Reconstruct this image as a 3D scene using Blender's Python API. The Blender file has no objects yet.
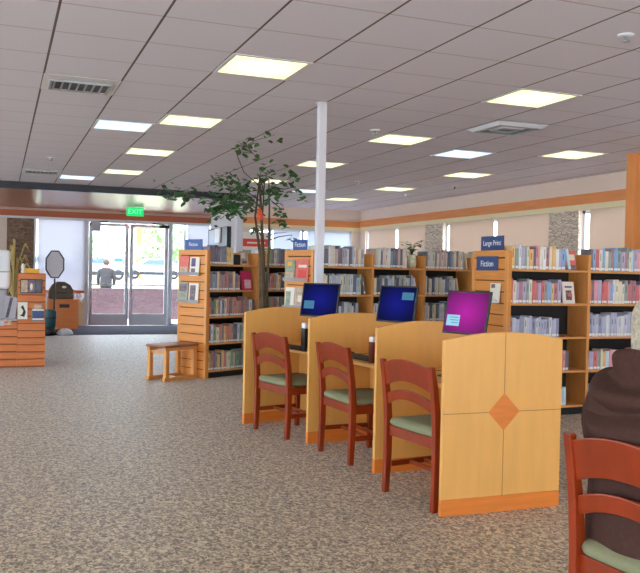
import bpy, math, random
from math import sin, cos, pi, radians, sqrt
from mathutils import Vector, Matrix
random.seed(11)
S = bpy.context.scene
C = S.collection
D = bpy.data
EYE = 1.45
H = 2.956          # ceiling height

# ------------------------------------------------------------------ materials
def lin(c):
    def f(v):
        v /= 255.0
        return v / 12.92 if v <= .04045 else ((v + .055) / 1.055) ** 2.4
    return (f(c[0]), f(c[1]), f(c[2]), 1)

def mat(name, col, rough=.6, metal=0, var=.06, scale=30, stretch=None, bump=0, spec=.5, emit=None, estr=0):
    m = D.materials.new(name); m.use_nodes = True
    nt = m.node_tree; N = nt.nodes; L = nt.links
    b = N['Principled BSDF']
    b.inputs['Roughness'].default_value = rough
    b.inputs['Metallic'].default_value = metal
    b.inputs['Specular IOR Level'].default_value = spec
    tc = N.new('ShaderNodeTexCoord'); mp = N.new('ShaderNodeMapping')
    L.new(tc.outputs['Object'], mp.inputs['Vector'])
    if stretch: mp.inputs['Scale'].default_value = stretch
    nz = N.new('ShaderNodeTexNoise'); nz.inputs['Scale'].default_value = scale
    nz.inputs['Detail'].default_value = 4
    L.new(mp.outputs[0], nz.inputs['Vector'])
    cr = N.new('ShaderNodeValToRGB')
    c = lin(col)
    cr.color_ramp.elements[0].position = .3; cr.color_ramp.elements[1].position = .7
    cr.color_ramp.elements[0].color = tuple(max(0, v * (1 - var)) for v in c[:3]) + (1,)
    cr.color_ramp.elements[1].color = tuple(min(1, v * (1 + var)) for v in c[:3]) + (1,)
    L.new(nz.outputs['Fac'], cr.inputs['Fac']); L.new(cr.outputs[0], b.inputs['Base Color'])
    if bump:
        bp = N.new('ShaderNodeBump'); bp.inputs['Strength'].default_value = bump
        bp.inputs['Distance'].default_value = .01
        L.new(nz.outputs['Fac'], bp.inputs['Height']); L.new(bp.outputs[0], b.inputs['Normal'])
    if emit:
        b.inputs['Emission Color'].default_value = lin(emit); b.inputs['Emission Strength'].default_value = estr
    return m

M = {}
M['maple'] = mat('maple_veneer', (230, 170, 90), .38, var=.045, scale=5, stretch=(3, 3, .5))
M['band'] = mat('cherry_stained_band', (222, 126, 46), .38, var=.08, scale=6, stretch=(.6, 3, 6))
M['seam'] = mat('veneer_seam', (150, 100, 50), .6)
M['slat'] = mat('oak_slatwall', (224, 146, 66), .42, var=.09, scale=5, stretch=(.6, .6, 8))
M['oak'] = mat('oak_shelf_wood', (226, 156, 84), .42, var=.09, scale=5, stretch=(3, 3, .7))
M['groove'] = mat('slatwall_groove', (92, 50, 18), .8)
M['kgroove_shade'] = mat('kiosk_groove_shade', (150, 78, 34), .7)  # shade of the slat gaps put into a darker colour
M['kiosk'] = mat('orange_oak_slats', (214, 122, 58), .45, var=.09, scale=5, stretch=(.6, .6, 8))
M['cherry'] = mat('cherry_chair_wood', (140, 49, 16), .28, var=.16, spec=.45, scale=7, stretch=(2, 2, .6))
M['seat'] = mat('sage_seat_fabric', (134, 133, 101), .85, var=.10, scale=160, bump=.2)
M['black'] = mat('black_shelf_back', (22, 22, 28), .6)
M['dark'] = mat('dark_plastic', (34, 32, 38), .4)
M['keys'] = mat('keyboard_plastic', (52, 50, 56), .5, var=.3, scale=90)
M['brownbox'] = mat('red_brown_plastic', (112, 44, 30), .4)
M['wall'] = mat('painted_wall', (226, 206, 194), .8, var=.02)
M['whitewall'] = mat('white_painted_wall', (222, 222, 232), .8, var=.02)
M['cream'] = mat('cream_panel', (232, 218, 180), .6, var=.03)
M['trim'] = mat('orange_oak_trim', (222, 142, 84), .5, var=.08, scale=4, stretch=(.5, .5, 6))
M['redtrim'] = mat('reddish_wood_trim', (176, 92, 62), .5, var=.08, scale=4, stretch=(.5, .5, 6))
M['rail'] = mat('pale_trim_strip', (196, 168, 150), .5)
M['beam'] = mat('dark_navy_beam', (26, 26, 42), .35)
M['metal'] = mat('aluminium_frame', (214, 217, 224), .4, metal=0, var=.03)
M['grille'] = mat('vent_metal', (168, 172, 182), .45, metal=.3)
M['frame'] = mat('white_painted_frame', (228, 232, 240), .5, var=.02)
M['pole'] = mat('grey_painted_pole', (208, 206, 216), .5, var=.02)
M['post'] = mat('wood_post', (222, 140, 76), .5, var=.08, scale=5, stretch=(3, 3, .5))
M['sign'] = mat('blue_sign_plastic', (28, 78, 156), .4)
M['signnavy'] = mat('navy_sign_plastic', (44, 74, 128), .4)
M['white'] = mat('white_plastic', (236, 236, 240), .5, var=.02)
M['paper'] = mat('paper', (238, 232, 220), .7, var=.04)
M['grey'] = mat('grey_plastic', (176, 172, 182), .5)
M['greydk'] = mat('grey_print', (92, 88, 98), .5, var=.5, scale=20)
M['bark'] = mat('grey_brown_bark', (90, 74, 56), .85, var=.35, scale=14, bump=.6)
M['stem'] = mat('thin_grey_stem', (98, 86, 86), .8, var=.2)
M['leaf'] = mat('ficus_leaf', (58, 100, 56), .5, var=.3, scale=2.2)
M['leaf2'] = mat('small_plant_leaf', (58, 124, 62), .4, var=.3, scale=6)
M['soil'] = mat('potting_soil', (60, 42, 30), .95, var=.4)
M['pot'] = mat('dark_basket', (96, 62, 38), .8, var=.3, scale=40, bump=.5)
M['vase'] = mat('pale_patterned_ceramic', (226, 224, 190), .4, var=.18, scale=22)
M['orange'] = mat('orange_red_tissue', (240, 92, 48), .6)
M['brown'] = mat('brown_hoodie_fleece', (76, 52, 46), .95, var=.12, scale=60, bump=.15, spec=.1)
M['hem'] = mat('dark_grey_trousers', (52, 50, 56), .9, var=.1, spec=.15)
M['skin'] = mat('skin', (222, 170, 146), .55, var=.03)
M['hairgrey'] = mat('grey_hair', (176, 166, 146), .7, var=.3, scale=70, bump=.4)
M['hairdark'] = mat('dark_brown_hair', (54, 38, 32), .8, var=.2)
M['eye'] = mat('eye_dark', (40, 30, 26), .3)
M['lip'] = mat('lip', (184, 104, 96), .5)
M['shoe'] = mat('black_shoe', (30, 28, 30), .5)
M['pink'] = mat('pink_shirt', (240, 120, 130), .8)
M['jacket'] = mat('dark_jacket', (30, 28, 34), .9, var=.2)
M['teal'] = mat('teal_bin', (52, 96, 104), .5)
M['domed'] = mat('dark_brown_bag', (92, 78, 62), .8, var=.25, scale=30)
M['domegrey'] = mat('pale_dome', (222, 222, 230), .5)
M['cushion'] = mat('brown_vinyl', (166, 104, 76), .45, var=.1)
M['yellow'] = mat('yellow_plastic', (232, 178, 50), .5)
M['redposter'] = mat('red_poster', (226, 78, 70), .6)
M['mat'] = mat('dark_entrance_mat', (78, 76, 90), .95, var=.2, scale=80, spec=.1)
M['asphalt'] = mat('asphalt', (150, 150, 156), .9, var=.1)
M['grass'] = mat('lawn', (176, 182, 150), .95, var=.25, scale=3)
M['walk'] = mat('concrete_walk', (200, 196, 190), .9, var=.05)
M['car'] = mat('pale_blue_car_paint', (170, 196, 216), .25, metal=.2, var=.02)
M['carwhite'] = mat('silver_car_paint', (214, 222, 228), .25, metal=.2, var=.02)
M['carglass'] = mat('car_glass', (60, 78, 92), .08)
M['tyre'] = mat('tyre', (28, 28, 30), .8)
M['outwall'] = mat('pale_building', (236, 214, 208), .8)
M['outgreen'] = mat('tree_green', (176, 206, 150), .9, var=.35, scale=1.2)
M['soffit'] = mat('glossy_brown_soffit', (168, 104, 78), .3, var=.04, spec=1.0)
M['mirror'] = mat('glass_front', (206, 220, 240), .15)
M['seathem'] = M['seat']

def mk_glass():
    m = D.materials.new('window_glass'); m.use_nodes = True; nt = m.node_tree; N = nt.nodes; L = nt.links
    N.remove(N['Principled BSDF'])
    t = N.new('ShaderNodeBsdfTransparent'); t.inputs[0].default_value = (.93, .96, .97, 1)
    g = N.new('ShaderNodeBsdfGlossy'); g.inputs['Roughness'].default_value = .03
    mx = N.new('ShaderNodeMixShader'); mx.inputs[0].default_value = .05
    L.new(t.outputs[0], mx.inputs[1]); L.new(g.outputs[0], mx.inputs[2]); L.new(mx.outputs[0], N['Material Output'].inputs[0])
    return m
M['glass'] = mk_glass()

def mk_blind(name, col, tr, see=0.0):
    m = D.materials.new(name); m.use_nodes = True; nt = m.node_tree; N = nt.nodes; L = nt.links
    N.remove(N['Principled BSDF'])
    tc = N.new('ShaderNodeTexCoord'); nz = N.new('ShaderNodeTexNoise'); nz.inputs['Scale'].default_value = 3
    L.new(tc.outputs['Object'], nz.inputs['Vector'])
    cr = N.new('ShaderNodeValToRGB'); c = lin(col)
    cr.color_ramp.elements[0].color = tuple(v * .96 for v in c[:3]) + (1,); cr.color_ramp.elements[1].color = c
    L.new(nz.outputs['Fac'], cr.inputs[0])
    d = N.new('ShaderNodeBsdfDiffuse'); t = N.new('ShaderNodeBsdfTranslucent'); p = N.new('ShaderNodeBsdfTransparent')
    L.new(cr.outputs[0], d.inputs[0]); L.new(cr.outputs[0], t.inputs[0])
    mx = N.new('ShaderNodeMixShader'); mx.inputs[0].default_value = tr
    L.new(d.outputs[0], mx.inputs[1]); L.new(t.outputs[0], mx.inputs[2])
    m2 = N.new('ShaderNodeMixShader'); m2.inputs[0].default_value = see
    L.new(mx.outputs[0], m2.inputs[1]); L.new(p.outputs[0], m2.inputs[2])
    L.new(m2.outputs[0], N['Material Output'].inputs[0])
    return m
M['blind'] = mk_blind('cream_roller_blind', (232, 214, 200), .22)
M['sheer'] = mk_blind('sheer_bluish_blind', (222, 220, 230), .26, .16)
M['bluebld'] = mk_blind('bright_sheer_blind', (226, 230, 240), .45)
M['acrylic'] = mk_blind('clear_acrylic', (220, 226, 232), .3, .6)

def mk_carpet():
    m = D.materials.new('speckled_carpet'); m.use_nodes = True; nt = m.node_tree; N = nt.nodes; L = nt.links
    b = N['Principled BSDF']; b.inputs['Roughness'].default_value = .5; b.inputs['Specular IOR Level'].default_value = .6
    b.inputs['Sheen Weight'].default_value = .2; b.inputs['Sheen Roughness'].default_value = .4
    tc = N.new('ShaderNodeTexCoord')
    mp = N.new('ShaderNodeMapping'); mp.inputs['Rotation'].default_value = (0, 0, .4); mp.inputs['Scale'].default_value = (1, .75, 1)
    L.new(tc.outputs['Object'], mp.inputs[0])
    n = N.new('ShaderNodeTexNoise'); n.inputs['Scale'].default_value = 42; n.inputs['Detail'].default_value = 3; n.inputs['Distortion'].default_value = 1.2
    L.new(mp.outputs[0], n.inputs['Vector'])
    cr = N.new('ShaderNodeValToRGB'); e = cr.color_ramp.elements
    e[0].position = .38; e[0].color = lin((92, 71, 52)); e[1].position = .62; e[1].color = lin((214, 192, 156))
    k = e.new(.5); k.color = lin((160, 137, 110))
    L.new(n.outputs['Fac'], cr.inputs[0]); L.new(cr.outputs[0], b.inputs['Base Color'])
    bp = N.new('ShaderNodeBump'); bp.inputs['Strength'].default_value = .3; bp.inputs['Distance'].default_value = .004
    L.new(n.outputs['Fac'], bp.inputs['Height']); L.new(bp.outputs[0], b.inputs['Normal'])
    return m
M['carpet'] = mk_carpet()

def mk_ceiling():
    m = D.materials.new('ceiling_tiles'); m.use_nodes = True; nt = m.node_tree; N = nt.nodes; L = nt.links
    b = N['Principled BSDF']; b.inputs['Roughness'].default_value = .85; b.inputs['Specular IOR Level'].default_value = .2
    tc = N.new('ShaderNodeTexCoord'); sp = N.new('ShaderNodeSeparateXYZ'); L.new(tc.outputs['Object'], sp.inputs[0])
    def math_(op, a, bv):
        q = N.new('ShaderNodeMath'); q.operation = op
        if isinstance(a, (int, float)): q.inputs[0].default_value = a
        else: L.new(a, q.inputs[0])
        if bv is not None:
            if isinstance(bv, (int, float)): q.inputs[1].default_value = bv
            else: L.new(bv, q.inputs[1])
        return q.outputs[0]
    def line(sock, off, pitch, w):
        a = math_('SUBTRACT', sock, off); a = math_('DIVIDE', a, pitch); f = math_('FRACT', a, None)
        d = math_('SUBTRACT', f, .5); d = math_('ABSOLUTE', d, None)
        return math_('GREATER_THAN', d, .5 - w / pitch / 2)
    gx = line(sp.outputs['X'], .30, .595, .016)      # dark reveals running away from the camera
    gy = line(sp.outputs['Y'], .049, .61, .014)      # fainter cross joints
    nz = N.new('ShaderNodeTexNoise'); nz.inputs['Scale'].default_value = 90; L.new(tc.outputs['Object'], nz.inputs['Vector'])
    cr = N.new('ShaderNodeValToRGB'); cr.color_ramp.elements[0].color = lin((222, 222, 240)); cr.color_ramp.elements[1].color = lin((236, 236, 252))
    L.new(nz.outputs['Fac'], cr.inputs[0])
    m1 = N.new('ShaderNodeMixRGB'); m1.inputs[2].default_value = lin((196, 188, 198)); L.new(gy, m1.inputs[0]); L.new(cr.outputs[0], m1.inputs[1])
    m2 = N.new('ShaderNodeMixRGB'); m2.inputs[2].default_value = lin((112, 100, 106)); L.new(gx, m2.inputs[0]); L.new(m1.outputs[0], m2.inputs[1])
    L.new(m2.outputs[0], b.inputs['Base Color'])
    return m
M['ceiling'] = mk_ceiling()

def mk_stone(name, c1, c2, scale):
    m = D.materials.new(name); m.use_nodes = True; nt = m.node_tree; N = nt.nodes; L = nt.links
    b = N['Principled BSDF']; b.inputs['Roughness'].default_value = .9
    tc = N.new('ShaderNodeTexCoord'); mp = N.new('ShaderNodeMapping'); mp.inputs['Scale'].default_value = (scale * .6, scale * .6, scale * 2.6)
    L.new(tc.outputs['Object'], mp.inputs[0])
    v = N.new('ShaderNodeTexVoronoi'); L.new(mp.outputs[0], v.inputs['Vector'])
    v2 = N.new('ShaderNodeTexVoronoi'); v2.feature = 'DISTANCE_TO_EDGE'; L.new(mp.outputs[0], v2.inputs['Vector'])
    cr = N.new('ShaderNodeValToRGB'); cr.color_ramp.elements[0].color = lin(c1); cr.color_ramp.elements[1].color = lin(c2)
    sp = N.new('ShaderNodeSeparateXYZ'); L.new(v.outputs['Color'], sp.inputs[0]); L.new(sp.outputs[0], cr.inputs[0])
    lt = N.new('ShaderNodeMath'); lt.operation = 'LESS_THAN'; lt.inputs[1].default_value = .05; L.new(v2.outputs['Distance'], lt.inputs[0])
    mx = N.new('ShaderNodeMixRGB'); mx.inputs[2].default_value = lin(tuple(x * .74 for x in c1)); L.new(lt.outputs[0], mx.inputs[0]); L.new(cr.outputs[0], mx.inputs[1])
    L.new(mx.outputs[0], b.inputs['Base Color'])
    bp = N.new('ShaderNodeBump'); bp.inputs['Strength'].default_value = .6; bp.inputs['Distance'].default_value = .02
    L.new(v2.outputs['Distance'], bp.inputs['Height']); L.new(bp.outputs[0], b.inputs['Normal'])
    return m
M['stone'] = mk_stone('stacked_stone', (200, 184, 168), (230, 216, 202), 2.4)
M['stonedk'] = mk_stone('dark_stacked_stone', (116, 92, 78), (150, 124, 104), 2.6)
M['brick'] = mk_stone('maroon_brick', (62, 44, 52), (74, 54, 62), 2)

def emitter(name, col, st, centre=False, c2=None):
    m = D.materials.new(name); m.use_nodes = True; nt = m.node_tree; N = nt.nodes; L = nt.links
    N.remove(N['Principled BSDF'])
    e = N.new('ShaderNodeEmission'); e.inputs[0].default_value = lin(col); e.inputs[1].default_value = st
    if centre:
        tc = N.new('ShaderNodeTexCoord'); mp = N.new('ShaderNodeMapping')
        mp.inputs['Location'].default_value = (-.5 * centre[0], -.5 * centre[1], -.5 * centre[2]); mp.inputs['Scale'].default_value = centre
        L.new(tc.outputs['Generated'], mp.inputs[0])
        g = N.new('ShaderNodeTexGradient'); g.gradient_type = 'SPHERICAL'; L.new(mp.outputs[0], g.inputs[0])
        cr = N.new('ShaderNodeValToRGB'); cr.color_ramp.elements[0].color = lin(c2); cr.color_ramp.elements[1].color = lin(col)
        L.new(g.outputs['Color'], cr.inputs[0]); L.new(cr.outputs[0], e.inputs[0])
    L.new(e.outputs[0], N['Material Output'].inputs[0])
    return m
PANEL = 1.3
M['lampY'] = emitter('warm_diffuser', (255, 252, 226), PANEL, (1.3, 1.3, 0), (240, 236, 160))
M['lampB'] = emitter('cool_diffuser', (222, 240, 255), PANEL, (1.3, 1.3, 0), (190, 224, 250))
M['exit'] = emitter('exit_green', (30, 214, 110), 1.0)
M['exitl'] = emitter('exit_letters', (130, 255, 190), 1.0)
M['scrP'] = emitter('magenta_screen', (190, 44, 170), .76, (0, 1.3, 1.3), (84, 36, 84))
M['scrB'] = emitter('navy_screen', (30, 34, 140), .7, (0, 1.7, 1.7), (20, 24, 66))
M['scrbox'] = emitter('login_box', (150, 204, 226), .9)
M['scrboxd'] = emitter('dim_login_box', (74, 128, 160), .8)
M['scrline'] = emitter('login_lines', (70, 110, 150), .8)

# ------------------------------------------------------------------ mesh helpers
class MB:
    def __init__(s): s.v = []; s.f = []; s.m = []; s.mats = []; s.sm = []
    def _mi(s, mt):
        if mt not in s.mats: s.mats.append(mt)
        return s.mats.index(mt)
    def add(s, vs, fs, mt, smooth=False):
        o = len(s.v); s.v += [tuple(v) for v in vs]; k = s._mi(mt)
        for f in fs: s.f.append(tuple(i + o for i in f)); s.m.append(k); s.sm.append(smooth)
        return s
    def box(s, a, b, mt, X=None):
        (x0, y0, z0), (x1, y1, z1) = a, b
        x0, x1 = min(x0, x1), max(x0, x1); y0, y1 = min(y0, y1), max(y0, y1); z0, z1 = min(z0, z1), max(z0, z1)
        vs = [Vector(p) for p in ((x0,y0,z0),(x1,y0,z0),(x1,y1,z0),(x0,y1,z0),(x0,y0,z1),(x1,y0,z1),(x1,y1,z1),(x0,y1,z1))]
        if X is not None: vs = [X @ v for v in vs]
        return s.add(vs, [(0,3,2,1),(4,5,6,7),(0,1,5,4),(1,2,6,5),(2,3,7,6),(3,0,4,7)], mt)
    def prism(s, pts, a, b, mt, axis='y', X=None):
        # pts polygon (u,w); extruded along axis from a to b
        def P(u, w, t):
            v = {'y': (u, t, w), 'x': (t, u, w), 'z': (u, w, t)}[axis]
            return X @ Vector(v) if X is not None else Vector(v)
        n = len(pts); vs = [P(u, w, a) for u, w in pts] + [P(u, w, b) for u, w in pts]
        fs = [tuple(range(n)), tuple(range(2 * n - 1, n - 1, -1))]
        fs += [(i, i + n, (i + 1) % n + n, (i + 1) % n) for i in range(n)]
        return s.add(vs, fs, mt)
    def tube(s, pts, r, mt, n=8, cap=True, smooth=True):
        pts = [Vector(p) for p in pts]; rs = r if isinstance(r, (list, tuple)) else [r] * len(pts)
        vs = []; up = None
        for i, p in enumerate(pts):
            t = (pts[min(i + 1, len(pts) - 1)] - pts[max(i - 1, 0)])
            t = t.normalized() if t.length > 1e-9 else Vector((0, 0, 1))
            if up is None:
                up = Vector((1, 0, 0)) if abs(t.x) < .8 else Vector((0, 1, 0))
            u = (up - t * up.dot(t)).normalized(); w = t.cross(u); up = u
            for k in range(n):
                a = 2 * pi * k / n; vs.append(p + (u * cos(a) + w * sin(a)) * rs[i])
        fs = []
        for i in range(len(pts) - 1):
            for k in range(n):
                fs.append((i * n + k, i * n + (k + 1) % n, (i + 1) * n + (k + 1) % n, (i + 1) * n + k))
        s.add(vs, fs, mt, smooth)
        if cap:
            o = len(s.v) - len(vs); k_ = s._mi(mt)
            s.f.append(tuple(o + k for k in range(n - 1, -1, -1))); s.m.append(k_); s.sm.append(False)
            o2 = o + (len(pts) - 1) * n
            s.f.append(tuple(o2 + k for k in range(n))); s.m.append(k_); s.sm.append(False)
        return s
    def rings(s, rings, mt, smooth=True, cap=True):
        n = len(rings[0]); vs = [p for r in rings for p in r]; fs = []
        for i in range(len(rings) - 1):
            for k in range(n):
                fs.append((i * n + k, i * n + (k + 1) % n, (i + 1) * n + (k + 1) % n, (i + 1) * n + k))
        if cap: fs += [tuple(range(n - 1, -1, -1)), tuple((len(rings) - 1) * n + k for k in range(n))]
        return s.add(vs, fs, mt, smooth)
    def lathe(s, prof, mt, n=20, c=(0, 0, 0), sx=1, sy=1):
        return s.rings([[(c[0] + r * cos(2*pi*k/n) * sx, c[1] + r * sin(2*pi*k/n) * sy, c[2] + z) for k in range(n)] for r, z in prof], mt)
    def ball(s, c, r, mt, n=14, m=9):
        rx, ry, rz = r if isinstance(r, (list, tuple)) else (r, r, r)
        return s.rings([[(c[0] + rx * sin(pi*(j+.02)/(m+.04)) * cos(2*pi*k/n), c[1] + ry * sin(pi*(j+.02)/(m+.04)) * sin(2*pi*k/n),
                          c[2] - rz * cos(pi*(j+.02)/(m+.04))) for k in range(n)] for j in range(m + 1)], mt)
    def build(s, name, parent=None, bevel=0, sub=0, kind=None):
        me = D.meshes.new(name); me.from_pydata(s.v, [], s.f)
        for mt in s.mats: me.materials.append(M[mt] if isinstance(mt, str) else mt)
        me.polygons.foreach_set('material_index', s.m)
        me.polygons.foreach_set('use_smooth', s.sm)
        import bmesh
        bm = bmesh.new(); bm.from_mesh(me); bmesh.ops.recalc_face_normals(bm, faces=bm.faces); bm.to_mesh(me); bm.free()
        o = D.objects.new(name, me); C.objects.link(o)
        if parent: o.parent = parent
        if bevel:
            b = o.modifiers.new('bevel', 'BEVEL'); b.width = bevel; b.segments = 2; b.limit_method = 'ANGLE'; b.angle_limit = radians(40)
        if sub:
            b = o.modifiers.new('sub', 'SUBSURF'); b.levels = sub; b.render_levels = sub
        if kind: o['kind'] = kind
        return o

def tag(o, label, cat, group=None):
    o['label'] = label; o['category'] = cat
    if group: o['group'] = group
    return o
def thing(name, label, cat, loc=(0, 0, 0), rz=0, group=None):
    o = D.objects.new(name, None); C.objects.link(o); o.location = loc; o.rotation_euler = (0, 0, radians(rz))
    return tag(o, label, cat, group)
def st_empty(name, loc=(0, 0, 0)):
    o = D.objects.new(name, None); C.objects.link(o); o.location = loc; o['kind'] = 'structure'; return o
def copy_tree(o, parent=None):
    c = o.copy(); C.objects.link(c); c.parent = parent
    for ch in list(o.children): copy_tree(ch, c)
    return c
def text_mb(body, size, mt, X, parent, name='lettering', extr=.001, align='CENTER'):
    cu = D.curves.new(name, 'FONT'); cu.body = body; cu.size = size; cu.align_x = align; cu.align_y = 'CENTER'; cu.extrude = extr
    t = D.objects.new(name, cu); C.objects.link(t)
    bpy.context.view_layer.update()
    me = D.meshes.new_from_object(t); me.name = name
    D.objects.remove(t); D.curves.remove(cu)
    me.materials.clear(); me.materials.append(M[mt]); me.transform(X)
    o = D.objects.new(name, me); C.objects.link(o); o.parent = parent
    return o
def FR(origin, right, up):   # matrix that puts text XY plane onto right/up axes
    r = Vector(right).normalized(); u = Vector(up).normalized(); n = r.cross(u)
    m = Matrix((( r.x, u.x, n.x, origin[0]), (r.y, u.y, n.y, origin[1]), (r.z, u.z, n.z, origin[2]), (0, 0, 0, 1)))
    return m
def skin(name, pts, edges, radii, mt, parent, sub=1, root=0):
    me = D.meshes.new(name); me.from_pydata([Vector(p) for p in pts], edges, [])
    o = D.objects.new(name, me); C.objects.link(o)
    md = o.modifiers.new('skin', 'SKIN'); md.use_smooth_shade = True
    if sub: ss = o.modifiers.new('s', 'SUBSURF'); ss.levels = sub; ss.render_levels = sub
    for i, r in enumerate(radii):
        r = r if isinstance(r, tuple) else (r, r)
        me.skin_vertices[0].data[i].radius = r; me.skin_vertices[0].data[i].use_root = (i == root)
    bpy.context.view_layer.update()
    dg = bpy.context.evaluated_depsgraph_get()
    m2 = D.meshes.new_from_object(o.evaluated_get(dg)); m2.name = name
    m2.materials.clear(); m2.materials.append(M[mt])
    for p in m2.polygons: p.use_smooth = True; p.material_index = 0
    D.objects.remove(o); D.meshes.remove(me)
    o = D.objects.new(name, m2); C.objects.link(o); o.parent = parent
    return o

# ------------------------------------------------------------------ room shell
XW, YB, YD, XR, YS = 8.17, 18.25, 20.75, 5.05, 15.65
XL, YR = -8.0, -6.0
def struct(name, mb, **k): return mb.build(name, kind='structure', **k)
struct('floor', MB().box((XL, YR, -.1), (XW + .15, YD + .2, 0), 'carpet'))
struct('ceiling', MB().box((XL, YR, H), (XW + .15, YS, H + .1), 'ceiling').box((4.3, YS, H), (XW + .15, YB + .15, H + .1), 'ceiling'))
struct('trim_1', MB().box((XL, YS, 2.83), (4.3, YS + .12, H + .1), 'beam'))
struct('ceiling_entrance', MB().box((XL, YS + .12, 2.835), (4.3, YB, 2.93), 'soffit').box((XL, YB, 2.835), (XR, YD, 2.93), 'soffit'))
struct('trim_2', MB().box((4.3, YS, 2.83), (4.36, YB, H), 'whitewall').box((4.36, YB, 2.83), (XR, YB + .1, H + .1), 'whitewall'))
struct('wall_alcove', MB().box((XR, YB, 0), (XR + .15, YD, H + .1), 'whitewall'))
struct('mat_floor', MB().box((-3, 18.0, 0), (XR, YD, .006), 'mat')).name = 'floor_entrance_mat'

# --- right wall: sill, header, piers; windows between
SILL, HEAD = .95, 2.46
rw = MB()
rw.box((XW, YR, 0), (XW + .15, YB, SILL), 'wall').box((XW, YR, HEAD), (XW + .15, YB, H), 'wall')
stones = [(14.2, 14.92), (10.12, 10.84), (6.02, 6.74), (1.9, 2.6), (-2.2, -1.5)]
for a, b in stones: rw.box((XW, a, SILL), (XW + .15, b, HEAD), 'wall')
rw.box((XW, YR, SILL), (XW + .15, YR + .5, HEAD), 'wall').box((XW, 17.95, SILL), (XW + .15, YB, HEAD), 'wall')
struct('wall_right', rw)
struct('trim_3', MB().box((XW - .03, YR, 2.545), (XW, YB - .03, 2.70), 'trim'))
struct('trim_4', MB().box((XW - .029, YR, 2.46), (XW, YB - .03, 2.545), 'cream'))
struct('baseboard_right', MB().box((XW - .015, YR, 0), (XW, YB, .1), 'trim'))
bays = [(14.92, 17.95), (10.84, 14.2), (6.74, 10.12), (2.6, 6.02), (-1.5, 1.9), (-5.5, -2.2)]
wn = 0
def glass_window(x0, y0, x1, y1, z0, z1, mull, horiz='y', fm='frame'):
    """window in a wall; runs along y (horiz='y', plane x) or along x"""
    global wn; wn += 1
    e = st_empty('window_%d' % wn)
    f = MB(); w = .05
    if horiz == 'y':
        f.box((x0, y0, z0), (x1, y0 + w, z1), fm).box((x0, y1 - w, z0), (x1, y1, z1), fm).box((x0, y0, z0), (x1, y1, z0 + w), fm).box((x0, y0, z1 - w), (x1, y1, z1), fm)
        for m_ in mull: f.box((x0, m_ - w / 2, z0), (x1, m_ + w / 2, z1), fm)
        g = MB().box(((x0 + x1) / 2 - .004, y0 + w, z0 + w), ((x0 + x1) / 2 + .004, y1 - w, z1 - w), 'glass')
    else:
        f.box((x0, y0, z0), (x0 + w, y1, z1), fm).box((x1 - w, y0, z0), (x1, y1, z1), fm).box((x0, y0, z0), (x1, y1, z0 + w), fm).box((x0, y0, z1 - w), (x1, y1, z1), fm)
        for m_ in mull: f.box((m_ - w / 2, y0, z0), (m_ + w / 2, y1, z1), fm)
        g = MB().box((x0 + w, (y0 + y1) / 2 - .004, z0 + w), (x1 - w, (y0 + y1) / 2 + .004, z1 - w), 'glass')
    f.build('window_frame', e); g.build('glass', e)
    return e
def blind(x0, y0, x1, y1, z0, z1, mt, label, along='y'):
    t = thing('roller_blind', label, 'blind', (0, 0, 0), 0, 'roller blinds at the windows')
    MB().box((x0, y0, z0), (x1, y1, z1), mt).build('blind_fabric', t)
    if along == 'y':
        MB().box((x0 - .01, y0, z0 - .025), (x1 + .01, y1, z0), 'frame').build('bottom_rail', t)
    else:
        MB().box((x0, y0 - .01, z0 - .025), (x1, y1 + .01, z0), 'frame').build('bottom_rail', t)
    return t
mulls = [16.28, 12.40, 8.40, 4.3, .2, -3.8]
places = ['in the far corner of the right wall', 'left of the nearer stone column', 'between the stone column and the wooden post']
for i, (a, b) in enumerate(bays):
    glass_window(XW + .05, a, XW + .1, b, SILL, HEAD, [mulls[i]])
    if i == 0:
        L1, L2 = 'cream roller blind nearest the far right corner of the room', 'cream roller blind just left of the farther stone column'
    elif i == 1:
        L1, L2 = 'cream roller blind just right of the farther stone column', 'cream roller blind just left of the nearer stone column'
    elif i == 2:
        L1, L2 = 'wide cream roller blind right of the nearer stone column', 'cream roller blind on the right wall beyond the wooden post'
    else:
        L1 = L2 = 'cream roller blind on the right wall outside the photo'
    blind(XW + .012, mulls[i] + .07, XW + .018, b - (.16 if i < 1 else .20 if i < 3 else .1), SILL + .05, HEAD, 'blind', L1)
    blind(XW + .012, a + .05, XW + .018, mulls[i] - .07, SILL + .05, HEAD, 'blind', L2)
for i, (a, b) in enumerate(stones[:3]):
    tag(MB().box((XW - .03, a, 0), (XW - .001, b, 2.46), 'stone').build('stone_column'),
        ['pale stacked-stone column farther along the right wall behind the small plant', 'pale stacked-stone column on the right wall above the bookcase with large print sign', 'pale stacked-stone column hidden past the right edge of the photo'][i], 'column', 'stone columns on the right wall')

# --- back wall (behind the fiction shelves)
bw = MB()
bw.box((XR + .15, YB, 0), (XW + .15, YB + .15, .95), 'wall').box((XR + .15, YB, 2.44), (XW + .15, YB + .15, H), 'wall').box((7.95, YB, .95), (XW + .15, YB + .15, 2.44), 'wall').box((XR+.15, YB, .95), (5.35, YB + .15, 2.44), 'wall')
struct('wall_back', bw)
struct('trim_5', MB().box((XR + .15, YB - .03, 2.535), (XW, YB, 2.68), 'trim'))
struct('trim_6', MB().box((XR + .15, YB - .02, 2.45), (XW, YB, 2.535), 'cream'))
glass_window(5.35, YB + .05, 7.95, YB + .1, .95, 2.44, [6.7, 5.9], 'x')
blind(5.95, YB + .012, 6.62, YB + .018, 1.0, 2.44, 'bluebld', 'bright white roller blind behind the potted tree on the back wall', 'x')
blind(6.80, YB + .012, 7.88, YB + .018, 1.0, 2.44, 'bluebld', 'bright white roller blind right of the pole on the back wall', 'x')

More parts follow.
